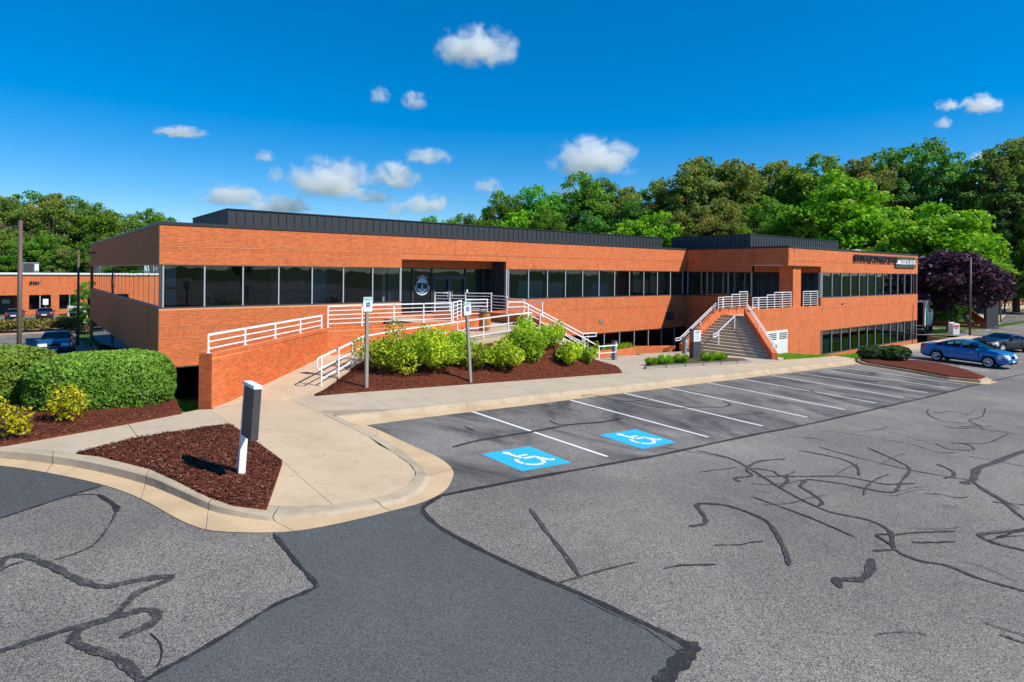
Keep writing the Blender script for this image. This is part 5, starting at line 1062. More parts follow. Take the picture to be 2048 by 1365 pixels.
# ================================================================ RIGHT EDGE: verge, drop box, road
def gr(x, y): return -2.02
vz = lambda x, y: -1.90
P = [hit(a, b, vz) for a, b in ((1860, 655), (1876, 645), (1905, 641), (1990, 636), (2004, 641), (2022, 652), (1985, 657), (1930, 659), (1885, 658))]; vg = bed('grass_verge', P, vz, M_GROUND, .3, 3, .03); vg['kind'] = 'structure'
cc_ = sum(P, Vector()) / len(P); bed('kerb_stone', [p + (p - cc_).normalized() * .25 for p in P], lambda x, y: -1.915, M_KERB, .5, 2, parent=kerb)
db = onZ(1910, 655, -1.9); fx = empty('drop_box', db, -.55, 'white courier drop box with orange label on the verge under the purple tree', 'drop box')
MB().prism([(-.36, -.3), (.36, -.3), (.36, .3), (-.36, .3)], 0, lambda x, y: 1.18 + .25 * (y + .3)).build('cabinet', M_SIGN, fx, bevel=.02); MB().box(-.27, .27, -.315, -.3, .86, 1.08).build('orange_label', mat_plain('orange_label', (.70, .09, .02), .5), fx); MB().box(-.12, .14, -.2, 0, 1.22, 1.30).build('purple_strip', mat_plain('purple_strip', (.12, .02, .30), .5), fx)
text_obj('wording', 'Fed', .17, bpy.data.materials['purple_strip'], Matrix.Translation((-.09, -.306, .74)) @ FRONT, fx, 0, bold=.004); text_obj('wording', 'Ex', .17, bpy.data.materials['orange_label'], Matrix.Translation((.11, -.306, .74)) @ FRONT, fx, 0, bold=.004)
bs = onZ(1984, 642, -1.9); bsg = empty('entrance_sign', bs, -.6, 'tall blank black slab sign under the purple-leaved tree', 'sign'); MB().box(-.72, .72, -.2, .2, 0, 3.1).build('slab', M_CHAR, bsg, bevel=.03); MB().box(.2, .62, -.215, -.2, .3, .42).build('small_plate', M_GREYP, bsg)
rz_ = lambda x, y: -1.99
P = [hit(a, b, rz_) for a, b in ((2200, 570), (2100, 586), (2048, 598), (2016, 609), (2003, 622), (2006, 635), (2030, 647), (2120, 662), (2200, 668))]; sr = bed('side_road', P, lambda x, y: -1.97, M_STALL, .1, 3); sr['kind'] = 'structure'
P2 = [hit(a, b, rz_) for a, b in ((2200, 563), (2100, 578), (2048, 590), (2008, 602), (1992, 620), (1994, 637), (2022, 651), (2110, 668), (2200, 676))]; sk = bed('side_road_kerb', P2, lambda x, y: -1.985, M_GUT, .1, 3); sk['kind'] = 'structure'
P3 = [hit(a, b, rz_) for a, b in ((1955, 610), (2000, 590), (2100, 570), (2100, 576), (2040, 588), (2003, 602), (1986, 620), (1990, 636), (1960, 640))]; fpth = bed('footpath', P3, lambda x, y: -1.983, M_CONC, .1, 3); fpth['kind'] = 'structure'
def fence(label, pts, h):
    o = empty('timber_guardrail', (0, 0, 0), 0, label, 'fence', 'rust-red timber guardrails')
    for a, b in zip(pts[:-1], pts[1:]):
        for q in (h, h - .35): MB().bar((a.x, a.y, a.z + q), (b.x, b.y, b.z + q), .08, .24).build('rail', M_RUST, o)
    for i in range(len(pts) - 1):
        n = max(1, int((pts[i + 1] - pts[i]).length / 2.2))
        for k in range(n): p = pts[i].lerp(pts[i + 1], k / n); MB().box(p.x - .09, p.x + .09, p.y + .05, p.y + .23, p.z - .3, p.z + h + .05).build('post', M_RUST, o)
fence('rust-red timber guardrail behind the drop box', [onZ(1858, 645, -2.0), onZ(1900, 645, -2.0), onZ(1972, 648, -2.0)], .95)
fence('rust-red timber guardrail running back from the black slab sign', [onZ(1972, 640, -2.0), onZ(1946, 618, -2.0), onZ(1940, 606, -2.0)], .95); fence('rust-red timber guardrail along the far footpath at the right edge', [onZ(1985, 598, -2.0), onZ(2040, 592, -2.0), onZ(2110, 586, -2.0)], 1.0)
# rocks round the black sign
V = []; Fq = []; rr = np.random.default_rng(5)
for k in range(170):
    p = hit(rr.uniform(1955, 2008), rr.uniform(643, 654), vz); s = rr.uniform(.10, .22); c = np.array([p.x, p.y, -1.9 + s * .3]); o8 = np.array([[x, y, z] for x in (-1, 1) for y in (-1, 1) for z in (-1, 1)]) * s * rr.uniform(.6, 1, (8, 3)) * [1, 1, .6]; n0 = len(V); V += list(c + o8)
    Fq += [(n0, n0 + 1, n0 + 3, n0 + 2), (n0 + 4, n0 + 6, n0 + 7, n0 + 5), (n0, n0 + 4, n0 + 5, n0 + 1), (n0 + 2, n0 + 3, n0 + 7, n0 + 6), (n0, n0 + 2, n0 + 6, n0 + 4), (n0 + 1, n0 + 5, n0 + 7, n0 + 3)]
rk = link('river_rocks', npmesh('river_rocks', V, Fq, mat_plain('pale_rock', (.42, .39, .36), .9, .1, nscale=6, nvar=.3))); tag(rk, 'pale river rocks heaped round the black slab sign', 'rocks', kind='stuff')
# ================================================================ BACK LEFT: single-storey brick building
YS = 78.0
def sx(px_): return onY(px_, 600, YS).x
def sz(px_, py_): return onY(px_, py_, YS).z
zr = sz(90, 564); zg = -2.62; sb = empty('workshop_building', (0, 0, 0), 0, 'single-storey orange brick building with white roof edge behind the left car park', 'building')
XL, XR = -95.0, 34.0; dl, dr_ = sx(-18), sx(36); w1a, w1b = sx(59), sx(103); w2a, w2b = sx(119.5), sx(161); w3a = sx(176); zt_, zs = sz(80, 608.5), sz(80, 638); zd = sz(5, 605)
def sbox(nm_, mt, *a): return wall(nm_, sb, mt, *a)
sbox('wall', M_BRICK, (XL, XR, YS, YS + .3, zt_ + .0, zr - .25), (dr_, w1a, YS, YS + .3, zg, zt_), (w1b, w2a, YS, YS + .3, zg, zt_), (w2b, w3a, YS, YS + .3, zg, zt_), (w1a, w1b, YS, YS + .3, zg, zs), (w2a, w2b, YS, YS + .3, zg, zs), (w3a, XR, YS, YS + .3, zg, zs), (XL, dl, YS, YS + .3, zg, zt_))
sbox('rear_wall', M_BRICK, (XL, XR, YS + 20, YS + 20.3, zg, zr - .25), (XL, XL + .3, YS + .3, YS + 20, zg, zr - .25), (XR - .3, XR, YS + .3, YS + 20, zg, zr - .25)); sbox('recess_wall', M_BRICK, (dl - .2, dr_ + .2, YS + 2.5, YS + 2.8, zg, zt_), (dr_, dr_ + .2, YS + .301, YS + 2.5, zg, zt_)); sbox('coping', M_SIGN, (XL - .05, XR + .05, YS - .08, YS + .35, zr - .25, zr)); sbox('coping_shadow_strip', M_CHAR, (XL - .05, XR + .05, YS - .05, YS + .0, zr - .45, zr - .251)); sbox('roof', M_ROOF, (XL + .3, XR - .3, YS + .35, YS + 20, zr - .5, zr - .3))  # charcoal strip under the coping stands in for its cast shade
for a, b in ((w1a, w1b), (w2a, w2b), (w3a, w3a + 4)):
    wn_ = child_empty('window', sb); MB().add([(a, YS + .12, zs), (b, YS + .12, zs), (b, YS + .12, zt_), (a, YS + .12, zt_)], [(0, 1, 2, 3)]).build('pane', M_GLASS, wn_); MB().box((a + b) / 2 - .06, (a + b) / 2 + .06, YS + .06, YS + .14, zs, zt_).build('mullion', M_MULL, wn_); MB().box(a, b, YS + .06, YS + .14, zs, zs + .1).build('sill', M_FRAME, wn_); MB().box(a, b, YS + .13, YS + 4, zs - .2, zs).build('interior', M_INTD, wn_); MB().box(a, b, YS + 4, YS + 4.1, zs, zt_).build('interior_back', M_INTD, wn_)
d_ = child_empty('door', sb); MB().box(dl + .1, dr_ - .5, YS + 2.35, YS + 2.45, zg, zg + 2.6).build('leaf', M_FRAME, d_); MB().box(dr_ - 1.7, dr_ - .8, YS + 2.3, YS + 2.34, zg + 1.5, zg + 2.1).build('notice', M_BLIND, d_)
text_obj('lettering', 'SMI', .62, M_BLACKM, Matrix.Translation((sx(70), YS - .08, sz(70, 585))) @ FRONT, sb, .05, bold=.02, space=1.25)
ac = empty('rooftop_unit', (sx(62), YS + 2, zr - .3), 0, 'grey boxy air-conditioning unit on the roof of the left brick building', 'rooftop unit'); MB().box(-.95, .95, -.7, .8, 0, 1.75).build('cabinet', M_GREYP, ac, bevel=.03); MB().box(-.8, .35, -.72, -.69, .15, 1.6).build('grille', M_CHAR, ac); MB().box(.45, .9, -.72, -.69, .6, 1.5).build('access_panel', M_SIGN, ac)
for (px_, lab) in ((-90, 'grey rooftop unit further left along the brick building roof'),): 
    c = copy_tree(ac, (sx(px_), YS + 4, zr - .3)); c['label'] = lab
tp = empty('traffic_sign', (sx(91), YS - 3, zg), 0, 'small white notice on a thin post in front of the left building window', 'sign'); MB().tube([(0, 0, 0), (0, 0, 1.9)], .05, 8).build('post', M_GREYP, tp); MB().box(-.3, .3, -.06, -.03, 1.5, 2.3).build('plate', M_SIGN, tp)
for k, Y in enumerate((20.5, 23.3, 26.1, 29.0, 32)): paint('stall_line', Vector((-7.5, Y, 0)), Vector((-2.3, Y, 0)), .12, .018, back_lot, M_LINE, backlot)
mk = [Vector((x, y, 0)) for x, y in ((-60, 46), (3, 46), (3, 49), (-60, 49))]; mbk = bed('mulch_bed', mk, lambda x, y: -2.42, M_MULCH, .25, 1); mbk['kind'] = 'structure'; bed('kerb_stone', [Vector((x, y, 0)) for x, y in ((-60.3, 45.7), (3.2, 45.7), (3.2, 45.99), (-60.3, 45.99))], lambda x, y: -2.40, M_KERB, .2, 1, parent=kerb)
# ================================================================ VEGETATION
def leaf_quads(C, Nrm, size, r, aspect=.6, jitter=.7):
    """one quad per centre, facing roughly along Nrm"""
    n = len(C); nr = Nrm + r.normal(0, jitter, (n, 3)); nr /= np.linalg.norm(nr, axis=1, keepdims=True) + 1e-9
    a = np.cross(nr, r.normal(0, 1, (n, 3))); a /= np.linalg.norm(a, axis=1, keepdims=True) + 1e-9; b = np.cross(nr, a)
    s = (size * r.uniform(.6, 1.35, (n, 1))); a = a * s; b = b * s * aspect
    V = np.stack([C - a - b * .35, C - a * .1 - b, C + a - b * .0, C - a * .1 + b], 1).reshape(-1, 3); F_ = np.arange(4 * n).reshape(n, 4); return V, F_
def blob_leaves(blobs, per, r, size, aspect=.6, fill=.35, jit=.7):
    Cs, Ns, A = [], [], []
    for (c, rad, tone) in blobs:
        k = max(6, int(per * (rad[0] * rad[1] * rad[2]) ** (2 / 3))); d = r.normal(0, 1, (k, 3)); d /= np.linalg.norm(d, axis=1, keepdims=True)
        rr = (1 - fill * r.random((k, 1)) ** 1.5) * (1 + r.normal(0, .07, (k, 1))); Cs.append(np.array(c) + d * rr * np.array(rad)); nn = d / np.array(rad); Ns.append(nn / np.linalg.norm(nn, axis=1, keepdims=True) + [0, 0, .25]); A.append(np.clip(tone + r.normal(0, .16, k), 0, 1))
    C = np.concatenate(Cs); N_ = np.concatenate(Ns); V, F_ = leaf_quads(C, N_, size, r, aspect, jit); return V, F_, np.concatenate(A)
L_AZ = mat_leaf('azalea_leaf', [(0, (0.074, 0.134, 0.012)), (.3, (0.196, 0.346, 0.018)), (.6, (0.390, 0.570, 0.024)), (.85, (0.630, 0.750, 0.030)), (1, (0.800, 0.750, 0.044))], .3)
L_YEL = mat_leaf('yellow_leaf', [(0, (.16, .19, .01)), (.35, (.40, .40, .012)), (.7, (.60, .52, .015)), (.95, (.68, .42, .02)), (1, (.60, .16, .02))], .35)
L_HEDGE = mat_leaf('hedge_leaf', [(0, (0.041, 0.101, 0.016)), (.35, (0.115, 0.230, 0.027)), (.65, (0.230, 0.378, 0.041)), (.88, (0.392, 0.513, 0.068)), (1, (0.567, 0.567, 0.135))], .25)
L_YEW = mat_leaf('juniper_leaf', [(0, (0.022, 0.053, 0.018)), (.5, (0.060, 0.128, 0.027)), (.85, (0.112, 0.210, 0.038)), (1, (0.300, 0.270, 0.090))], .15)
L_FARH = mat_leaf('far_hedge_leaf', [(0, (0.078, 0.072, 0.016)), (.4, (0.208, 0.195, 0.039)), (.7, (0.338, 0.273, 0.065)), (1, (0.442, 0.260, 0.091))], .25)
L_DARK = mat_leaf('tree_dark', [(0, (0.034, 0.103, 0.024)), (.4, (0.103, 0.248, 0.041)), (.7, (0.190, 0.378, 0.053)), (.92, (0.290, 0.465, 0.087)), (1, (0.582, 0.290, 0.087))], .5, .2)
L_MID = mat_leaf('tree_mid', [(0, (0.044, 0.132, 0.018)), (.4, (0.132, 0.330, 0.030)), (.75, (0.264, 0.528, 0.044)), (1, (0.440, 0.660, 0.066))], .5, .2)
L_RUST = mat_leaf('tree_rusty', [(0, (0.051, 0.101, 0.025)), (.35, (0.153, 0.254, 0.046)), (.62, (0.305, 0.382, 0.064)), (.82, (0.508, 0.330, 0.090)), (1, (0.800, 0.305, 0.114))], .5, .15)
L_LIME = mat_leaf('tree_lime', [(0, (0.068, 0.189, 0.008)), (.4, (0.189, 0.432, 0.014)), (.75, (0.351, 0.621, 0.019)), (1, (0.513, 0.702, 0.027))], .4, .1)
L_PLUM = mat_leaf('tree_plum', [(0, (0.017, 0.010, 0.020)), (.4, (0.060, 0.024, 0.044)), (.7, (0.128, 0.048, 0.076)), (.9, (0.221, 0.111, 0.145)), (1, (0.340, 0.204, 0.238))], .25, .1)
L_GRASS = mat_leaf('grass_blade', [(0, (0.090, 0.216, 0.018)), (.5, (0.234, 0.486, 0.027)), (1, (0.468, 0.684, 0.054))], .35)
M_TWIG = mat_plain('twig', (.10, .065, .045), .95, .1)
def shrub(name, label, group, base, rad, mat, seed, nb=16, per=900, leaf=.05, cat='shrub', tone=(.3, .75), shape=1.0):
    r = np.random.default_rng(seed); root = empty(name, base, 0, label, cat, group); bl_ = []
    for k in range(nb):
        d = r.normal(0, 1, 3); d /= np.linalg.norm(d); d[2] = abs(d[2]) * 1.0; q = r.uniform(.45, .80)
        c = np.array([d[0] * rad[0] * q, d[1] * rad[1] * q, rad[2] * (.42 + .48 * d[2] * q * shape) + r.normal(0, .05) * rad[2]]); s = r.uniform(.20, .42); c = c * (1 + .18 * r.normal()) if k % 3 == 0 else c; c[2] = max(c[2], rad[2] * .25); bl_.append((c, (rad[0] * s, rad[1] * s, rad[2] * s * .8), r.uniform(*tone)))
    bl_.append((np.array([0, 0, rad[2] * .45]), (rad[0] * .7, rad[1] * .7, rad[2] * .4), tone[0]))
    V, F_, A = blob_leaves(bl_, per, r, leaf); link('foliage', npmesh('foliage', V, F_, mat, A), None, root)
    mb = MB()
    for k in range(7): a = r.uniform(0, 6.28); q = r.uniform(.25, .6); mb.tube([(0, 0, -.05), (math.cos(a) * rad[0] * q * .5, math.sin(a) * rad[1] * q * .5, rad[2] * .35), (math.cos(a) * rad[0] * q, math.sin(a) * rad[1] * q, rad[2] * .8)], [.02, .015, .007], 5)
    mb.build('stems', M_TWIG, root); return root
AZ = [(790, 757, 1.0, .9, 1.35, 'rounded yellow-green azalea shrub nearest the upright parking sign', 0), (880, 752, 1.05, .95, 1.38, 'bright green azalea shrub left of the leaning parking sign', 0), (850, 728, .9, .8, 1.15, 'azalea shrub behind, against the ramp handrail left of the leaning post', 0),
      (957, 750, .7, .7, 1.15, 'azalea shrub directly behind the leaning parking sign post', 0), (1018, 748, .95, .85, 1.15, 'low yellowish azalea shrub right of the leaning sign post', 0), (925, 722, .8, .7, 1.0, 'small azalea shrub at the ramp edge behind the leaning sign', 0), (1052, 722, 1.0, .9, 1.3, 'tall azalea shrub in the middle of the sloping bed', 0),
      (1057, 690, .6, .6, 1.0, 'highest azalea shrub near the top of the narrow steps', 0), (1108, 706, 1.0, .8, 1.2, 'spreading azalea shrub beside the narrow steps', 0), (1075, 735, .6, .5, .8, 'small azalea sprig at the front of the bed centre', 0), (1150, 738, .62, .6, 1.1, 'round azalea shrub near the right end of the bed', 0), (1187, 734, .5, .5, .9, 'last azalea shrub at the right tip of the bed', 0)]
for k, (x, y, a, b, h, lab, _) in enumerate(AZ):
    p = hit(x, y - 6, mound); shrub('azalea_shrub', lab, 'azalea shrubs on the sloping bed', (p.x, p.y + .25, mound(p.x, p.y + .25) - .06), (a * 1.1, b * 1.08, h * .95), L_AZ, 100 + k, 22, 1500, .05, tone=((.28, .75), (.45, 1.0), (.35, .85))[k % 3])
for k, (x, y, a, h, lab) in enumerate(((142, 860, .52, .85, 'small golden shrub in front of the clipped hedge'), (12, 896, .58, .80, 'golden shrub cut by the left edge of the picture'), (50, 892, .22, .38, 'tiny golden shrub beside the one at the left edge'))):
    p = hit(x, y, lambda X, Y: slabz(X, Y) + .05); shrub('golden_shrub', lab, 'golden shrubs in the left bed', (p.x, p.y, p.z - .03), (a, a * .8, h), L_YEL, 40 + k, 14, 1500, .038, tone=(.3, .8))
def clipped(label, base, rad, seed, n, leaf=.042, mat=L_HEDGE, name='clipped_hedge', pw=3.2, lumps=.05, zmin=-.75, group='clipped hedges'):
    r = np.random.default_rng(seed); root = empty(name, base, 0, label, 'hedge', group); from mathutils import noise as nz
    d = r.normal(0, 1, (n, 3)); d /= np.linalg.norm(d, axis=1, keepdims=True); k = (np.abs(d) ** pw).sum(1, keepdims=True) ** (-1 / pw); P = d * k
    keep = P[:, 2] > zmin; P = P[keep]; nn = np.sign(P) * np.abs(P) ** (pw - 1); nn /= np.linalg.norm(nn, axis=1, keepdims=True)
    lump = np.array([nz.noise(Vector(p * 3.1) + Vector((seed, 0, 0))) for p in P])[:, None]; fine = np.array([nz.noise(Vector(p * 13) + Vector((seed, 3, 0))) for p in P])
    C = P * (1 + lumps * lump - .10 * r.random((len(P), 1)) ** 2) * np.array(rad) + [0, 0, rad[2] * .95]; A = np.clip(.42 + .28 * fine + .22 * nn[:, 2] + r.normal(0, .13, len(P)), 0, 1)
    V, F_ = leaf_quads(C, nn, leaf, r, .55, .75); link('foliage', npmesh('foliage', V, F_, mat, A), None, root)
    bm = bmesh.new(); bmesh.ops.create_icosphere(bm, subdivisions=4, radius=1)
    for v in bm.verts:
        q = v.co; kk = (abs(q.x) ** pw + abs(q.y) ** pw + abs(q.z) ** pw) ** (-1 / pw); q = q * kk * .88; v.co = Vector((q.x * rad[0], q.y * rad[1], max(q.z, zmin) * rad[2] + rad[2] * .95))
    me = bpy.data.meshes.new('light_block_core'); bm.to_mesh(me); bm.free(); link('light_block_core', me, mat_plain('hedge_core', (.035, .05, .015), .95, .05) if 'hedge_core' not in MATS else MATS['hedge_core'], root)  # dark inner core, added to stop light passing through the leaf shell
    mb = MB()
    for q in range(5): x = (q - 2) * rad[0] * .35; mb.tube([(x, 0, -.2), (x * 1.05, .05, rad[2] * .5)], [.04, .025], 6)
    mb.build('stems', M_TWIG, root); return root
hz_ = lambda x, y: slabz(x, y) + .05
p = hit(228, 832, hz_); clipped('big rounded clipped hedge in front of the dark opening under the office', (p.x - .12, p.y + .75, p.z - .24), (1.58, 1.0, .78), 3, 46000)
p = hit(30, 838, hz_); clipped('clipped hedge running out of the picture at the left edge', (p.x - .75, p.y + 1.25, p.z - .22), (1.75, 1.05, .80), 4, 40000)
def ihz(x, y): return lot(x, y) + .18
p = hit(1757, 704, ihz); clipped('dark spreading juniper at the left of the mulched island', (p.x, p.y + .25, p.z - .02), (1.05, .75, .42), 6, 11000, .055, L_YEW, 'juniper_shrub', 2.2, .22, -.7, 'junipers on the island')
p = hit(1800, 706, ihz); clipped('dark spreading juniper at the right of the mulched island', (p.x, p.y + .25, p.z - .02), (1.15, .8, .46), 7, 12000, .055, L_YEW, 'juniper_shrub', 2.2, .22, -.7, 'junipers on the island')
for k, (x, a, lab) in enumerate(((8, 2.0, 'brownish far hedge bush at the left edge of the back car park'), (55, 1.9, 'brownish far hedge bush left of the compact sedan'), (104, 2.2, 'brownish far hedge bush behind the compact sedan'), (150, 1.9, 'brownish far hedge bush in front of the white van'))):
    p = atdepth(x, 665, 62); shrub('far_hedge', lab, 'far hedge bushes', (p.x, 47.4, -2.45), (a, .8, 1.55), L_FARH, 60 + k, 22, 330, .11, 'hedge', (.2, .7), .6)
# --- grasses
def blades(name, label, pts, h, seed, kind='stuff', wd=.012, cat='grass', lean=.35):
    r = np.random.default_rng(seed); V = []; F_ = []
    for (x, y, z) in pts:
        a = r.uniform(0, 6.28); hh = h * r.uniform(.5, 1.2); l = lean * hh * r.uniform(.2, 1.4); b = r.uniform(0, 6.28); dx, dy = math.cos(a) * wd, math.sin(a) * wd; ex, ey = math.cos(b) * l, math.sin(b) * l; k = len(V)
        V += [(x - dx, y - dy, z), (x + dx, y + dy, z), (x + dx * .7 + ex * .4, y + dy * .7 + ey * .4, z + hh * .65), (x + ex, y + ey, z + hh * .95)]; F_.append((k, k + 1, k + 2, k + 3))
    o = link(name, npmesh(name, V, F_, L_GRASS, r.random(len(F_)))); tag(o, label, cat, kind=kind); return o
rg = np.random.default_rng(77)
def scatter(poly_px, n, fn, wpoly=None):
    P = np.array([(p.x, p.y) for p in (wpoly if wpoly else [hit(a, b, fn) for a, b in poly_px])]); lo, hi = P.min(0), P.max(0); out = []
    while len(out) < n:
        x, y = rg.uniform(lo, hi); c = False; j = len(P) - 1
        for i in range(len(P)):
            if (P[i, 1] > y) != (P[j, 1] > y) and x < (P[j, 0] - P[i, 0]) * (y - P[i, 1]) / (P[j, 1] - P[i, 1]) + P[i, 0]: c = not c
            j = i
        if c: out.append((x, y, fn(x, y)))
    return out
blades('lawn_grass', 'mown grass beside the white service doors', scatter(None, 16000, gz, [Vector(p) for p in ((30.4, -12.9, 0), (44, -12.9, 0), (44, -8.8, 0), (35, -8.8, 0))]), .13, 1, wd=.018)
blades('lawn_grass', 'mown grass strip along the right wing', scatter(None, 9000, gz, [Vector(p) for p in ((44, -12.5, 0), (66, -12.4, 0), (66, -8.8, 0), (44, -8.8, 0))]), .12, 2, wd=.02)
blades('lawn_grass', 'grass sliver at the foot of the brick pier', scatter(None, 6000, gz, [Vector(p) for p in ((-2.4, -13.35, 0), (-1.05, -13.7, 0), (-.6, -12.6, 0), (-1.6, -11.4, 0), (-2.6, -11.8, 0))]), .10, 3)
blades('verge_grass', 'grass on the verge around the drop box', scatter([(1862, 654), (1880, 643), (1985, 640), (1985, 654)], 5000, vz), .14, 4, wd=.03)
tuft_bed = [hit(a, b, deck) for a, b in ((1292, 733), (1400, 722), (1506, 716), (1490, 710), (1400, 708), (1300, 722))]
tb = bed('planting_strip', tuft_bed, lambda x, y: deck(x, y) + .05, M_SOIL, .2, 2, .02); tb['kind'] = 'structure'
for i in range(6): a, b = tuft_bed[0].lerp(tuft_bed[2], i / 6), tuft_bed[0].lerp(tuft_bed[2], (i + .94) / 6); MB().bar((a.x, a.y - .05, deck(a.x, a.y) + .05), (b.x, b.y - .05, deck(b.x, b.y) + .05), .14, .12).build('edging_timber', M_WOOD, tb)
for k, (x, y, s, lab) in enumerate(((1306, 726, .30, 'small grassy tuft at the left end of the planting strip'), (1334, 724, .42, 'grassy tuft second from the left in the planting strip'), (1366, 721, .38, 'grassy tuft just left of the address pillar'), (1418, 716, .36, 'grassy tuft just right of the address pillar'), (1440, 714, .48, 'large grassy tuft at the right end of the planting strip'))):
    c = hit(x, y, deck); r = np.random.default_rng(200 + k); n = 900; a = r.uniform(0, 6.28, n); q = np.sqrt(r.random(n)) * s * .95; V = []; F_ = []
    for i in range(n):
        bx, by = c.x + math.cos(a[i]) * q[i], c.y + math.sin(a[i]) * q[i] * .8; hh = r.uniform(.22, .5) * (1 if s > .35 else .8) * (1.15 - .5 * q[i] / s); l = r.uniform(.05, .5) * hh; ex, ey = math.cos(a[i]) * l, math.sin(a[i]) * l; wv = .011; nx, ny = -math.sin(a[i]) * wv, math.cos(a[i]) * wv; z = c.z + .04; k0 = len(V)
        V += [(bx - nx, by - ny, z), (bx + nx, by + ny, z), (bx + nx + ex * .45, by + ny + ey * .45, z + hh * .75), (bx + ex, by + ey, z + hh)]; F_.append((k0, k0 + 1, k0 + 2, k0 + 3))
    o = link('grass_tuft', npmesh('grass_tuft', V, F_, L_GRASS, np.clip(r.normal(.6, .2, n), 0, 1))); tag(o, lab, 'grass tuft', 'grassy tufts round the address pillar')
for k, (x, y, lab) in enumerate(((23.0, -6.0, 'wispy grass clump by the sunken windows'), (24.6, -5.4, 'taller wispy grass clump by the sunken windows, nearer the wide stairs'))):
    blades('grass_clump', lab, [(x + rg.normal(0, .35), y + rg.normal(0, .12), deck(x, y) + .1) for _ in range(500)], .5, 300 + k, None, .012, 'grass tuft')
# --- trees
def make_tree(seed, H, cr, zc, nb, per, leaf, mat, bark=M_BARK, spread=1.0, open_=0.0, name='tree'):
    r = np.random.default_rng(seed); root = empty(name); bl_ = []; tips = []
    ch = (H - zc) / 2; cz = zc + ch
    for k in range(nb):
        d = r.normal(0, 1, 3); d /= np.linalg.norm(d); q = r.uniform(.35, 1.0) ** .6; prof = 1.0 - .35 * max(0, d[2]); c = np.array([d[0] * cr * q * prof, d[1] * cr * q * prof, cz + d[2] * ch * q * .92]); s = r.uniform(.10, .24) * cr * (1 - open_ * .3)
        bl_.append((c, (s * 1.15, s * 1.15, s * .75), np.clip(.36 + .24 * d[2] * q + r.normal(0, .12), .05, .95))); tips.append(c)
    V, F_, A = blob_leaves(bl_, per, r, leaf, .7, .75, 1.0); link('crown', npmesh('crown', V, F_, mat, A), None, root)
    mb = MB(); lean = r.normal(0, .02 * H, 2); top = np.array([lean[0], lean[1], zc + ch * 1.1]); tr = H * .017
    trunk = [np.array([0, 0, -.5]), np.array([lean[0] * .2, lean[1] * .2, zc * .6]), np.array([lean[0] * .6, lean[1] * .6, cz * .85]), top]; mb.tube(trunk, [tr, tr * .8, tr * .55, tr * .2], 8)
    for t in tips[::2]:
        f = r.uniform(.45, .85); b = np.array([lean[0] * f, lean[1] * f, lerp(zc * .6, top[2], f * .8)]); b[2] = min(b[2], t[2] - .3 * abs(t[0])) if t[2] - .3 * abs(t[0]) > zc * .4 else b[2]
        m = b * .5 + t * .5 + r.normal(0, .25, 3); mb.tube([b, m, t], [tr * .32, tr * .2, tr * .06], 5, False)
    mb.build('trunk', bark, root, True); return root
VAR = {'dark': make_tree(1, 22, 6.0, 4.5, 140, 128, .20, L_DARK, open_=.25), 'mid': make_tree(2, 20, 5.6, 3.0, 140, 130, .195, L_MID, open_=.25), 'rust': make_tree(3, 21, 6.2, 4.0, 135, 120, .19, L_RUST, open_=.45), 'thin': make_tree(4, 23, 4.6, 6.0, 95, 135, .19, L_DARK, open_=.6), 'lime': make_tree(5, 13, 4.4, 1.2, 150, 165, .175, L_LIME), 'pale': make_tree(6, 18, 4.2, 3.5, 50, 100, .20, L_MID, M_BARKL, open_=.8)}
VH = {'dark': 22, 'mid': 20, 'rust': 21, 'thin': 23, 'lime': 13, 'pale': 18}; used_v = set()
WORDS = {'dark': 'dark green', 'mid': 'mid-green', 'rust': 'rust-tinged olive', 'thin': 'slender open', 'lime': 'bright lime-green', 'pale': 'thin pale-trunked'}
SEEN = set()
def put_tree(kind, px_, ytop, D, label, base=-2.3, wide=1.0, group='woodland trees', shape='tree'):
    p = atdepth(px_, ytop, D); h = (p.z - base) * (1.12 if px_ > 1500 else 1.05 if px_ > 600 else 1.0); s = h / VH[kind]; rz = random.uniform(0, 6.28); loc = (p.x, p.y, base)
    if kind in used_v: o = copy_tree(VAR[kind], loc, rz)
    else: o = VAR[kind]; used_v.add(kind); o.location = loc; o.rotation_euler = (0, 0, rz)
    o.scale = (s * wide, s * wide, s)
    while label in SEEN: label += ' again' if 'again' not in label else ' too'
    SEEN.add(label); tag(o, label, 'tree', group); return o
LEFT = [('rust', -60, 400, 112), ('rust', 10, 398, 116), ('dark', 62, 388, 122), ('rust', 105, 390, 116), ('dark', 150, 398, 124), ('mid', 190, 414, 118), ('mid', 232, 434, 116), ('pale', 262, 436, 108), ('mid', 292, 424, 116), ('dark', 330, 432, 120), ('mid', 360, 452, 120),
        ('rust', 0, 470, 104), ('mid', 88, 476, 103), ('rust', 130, 500, 102), ('mid', 40, 490, 103), ('dark', 170, 495, 103), ('rust', 215, 480, 104), ('rust', 250, 470, 105), ('mid', -45, 470, 103)]
for k, (kd, x, y, D) in enumerate(LEFT):
    where = ['behind the left brick building at the picture edge', 'behind the rooftop unit of the left building', 'above the letters on the left building', 'between the lamp posts on the left', 'above the left end of the office roof', 'just left of the roof screen'][min(5, max(0, int((x + 20) / 65)))]
    put_tree(kd, x, y, D, '%s %s tree %s%s' % ('low' if y > 460 else 'tall', WORDS[kd], where, ['', ', crown highest', ', crown broadest', ', partly hidden'][k % 4]), -2.5, random.uniform(.95, 1.2))
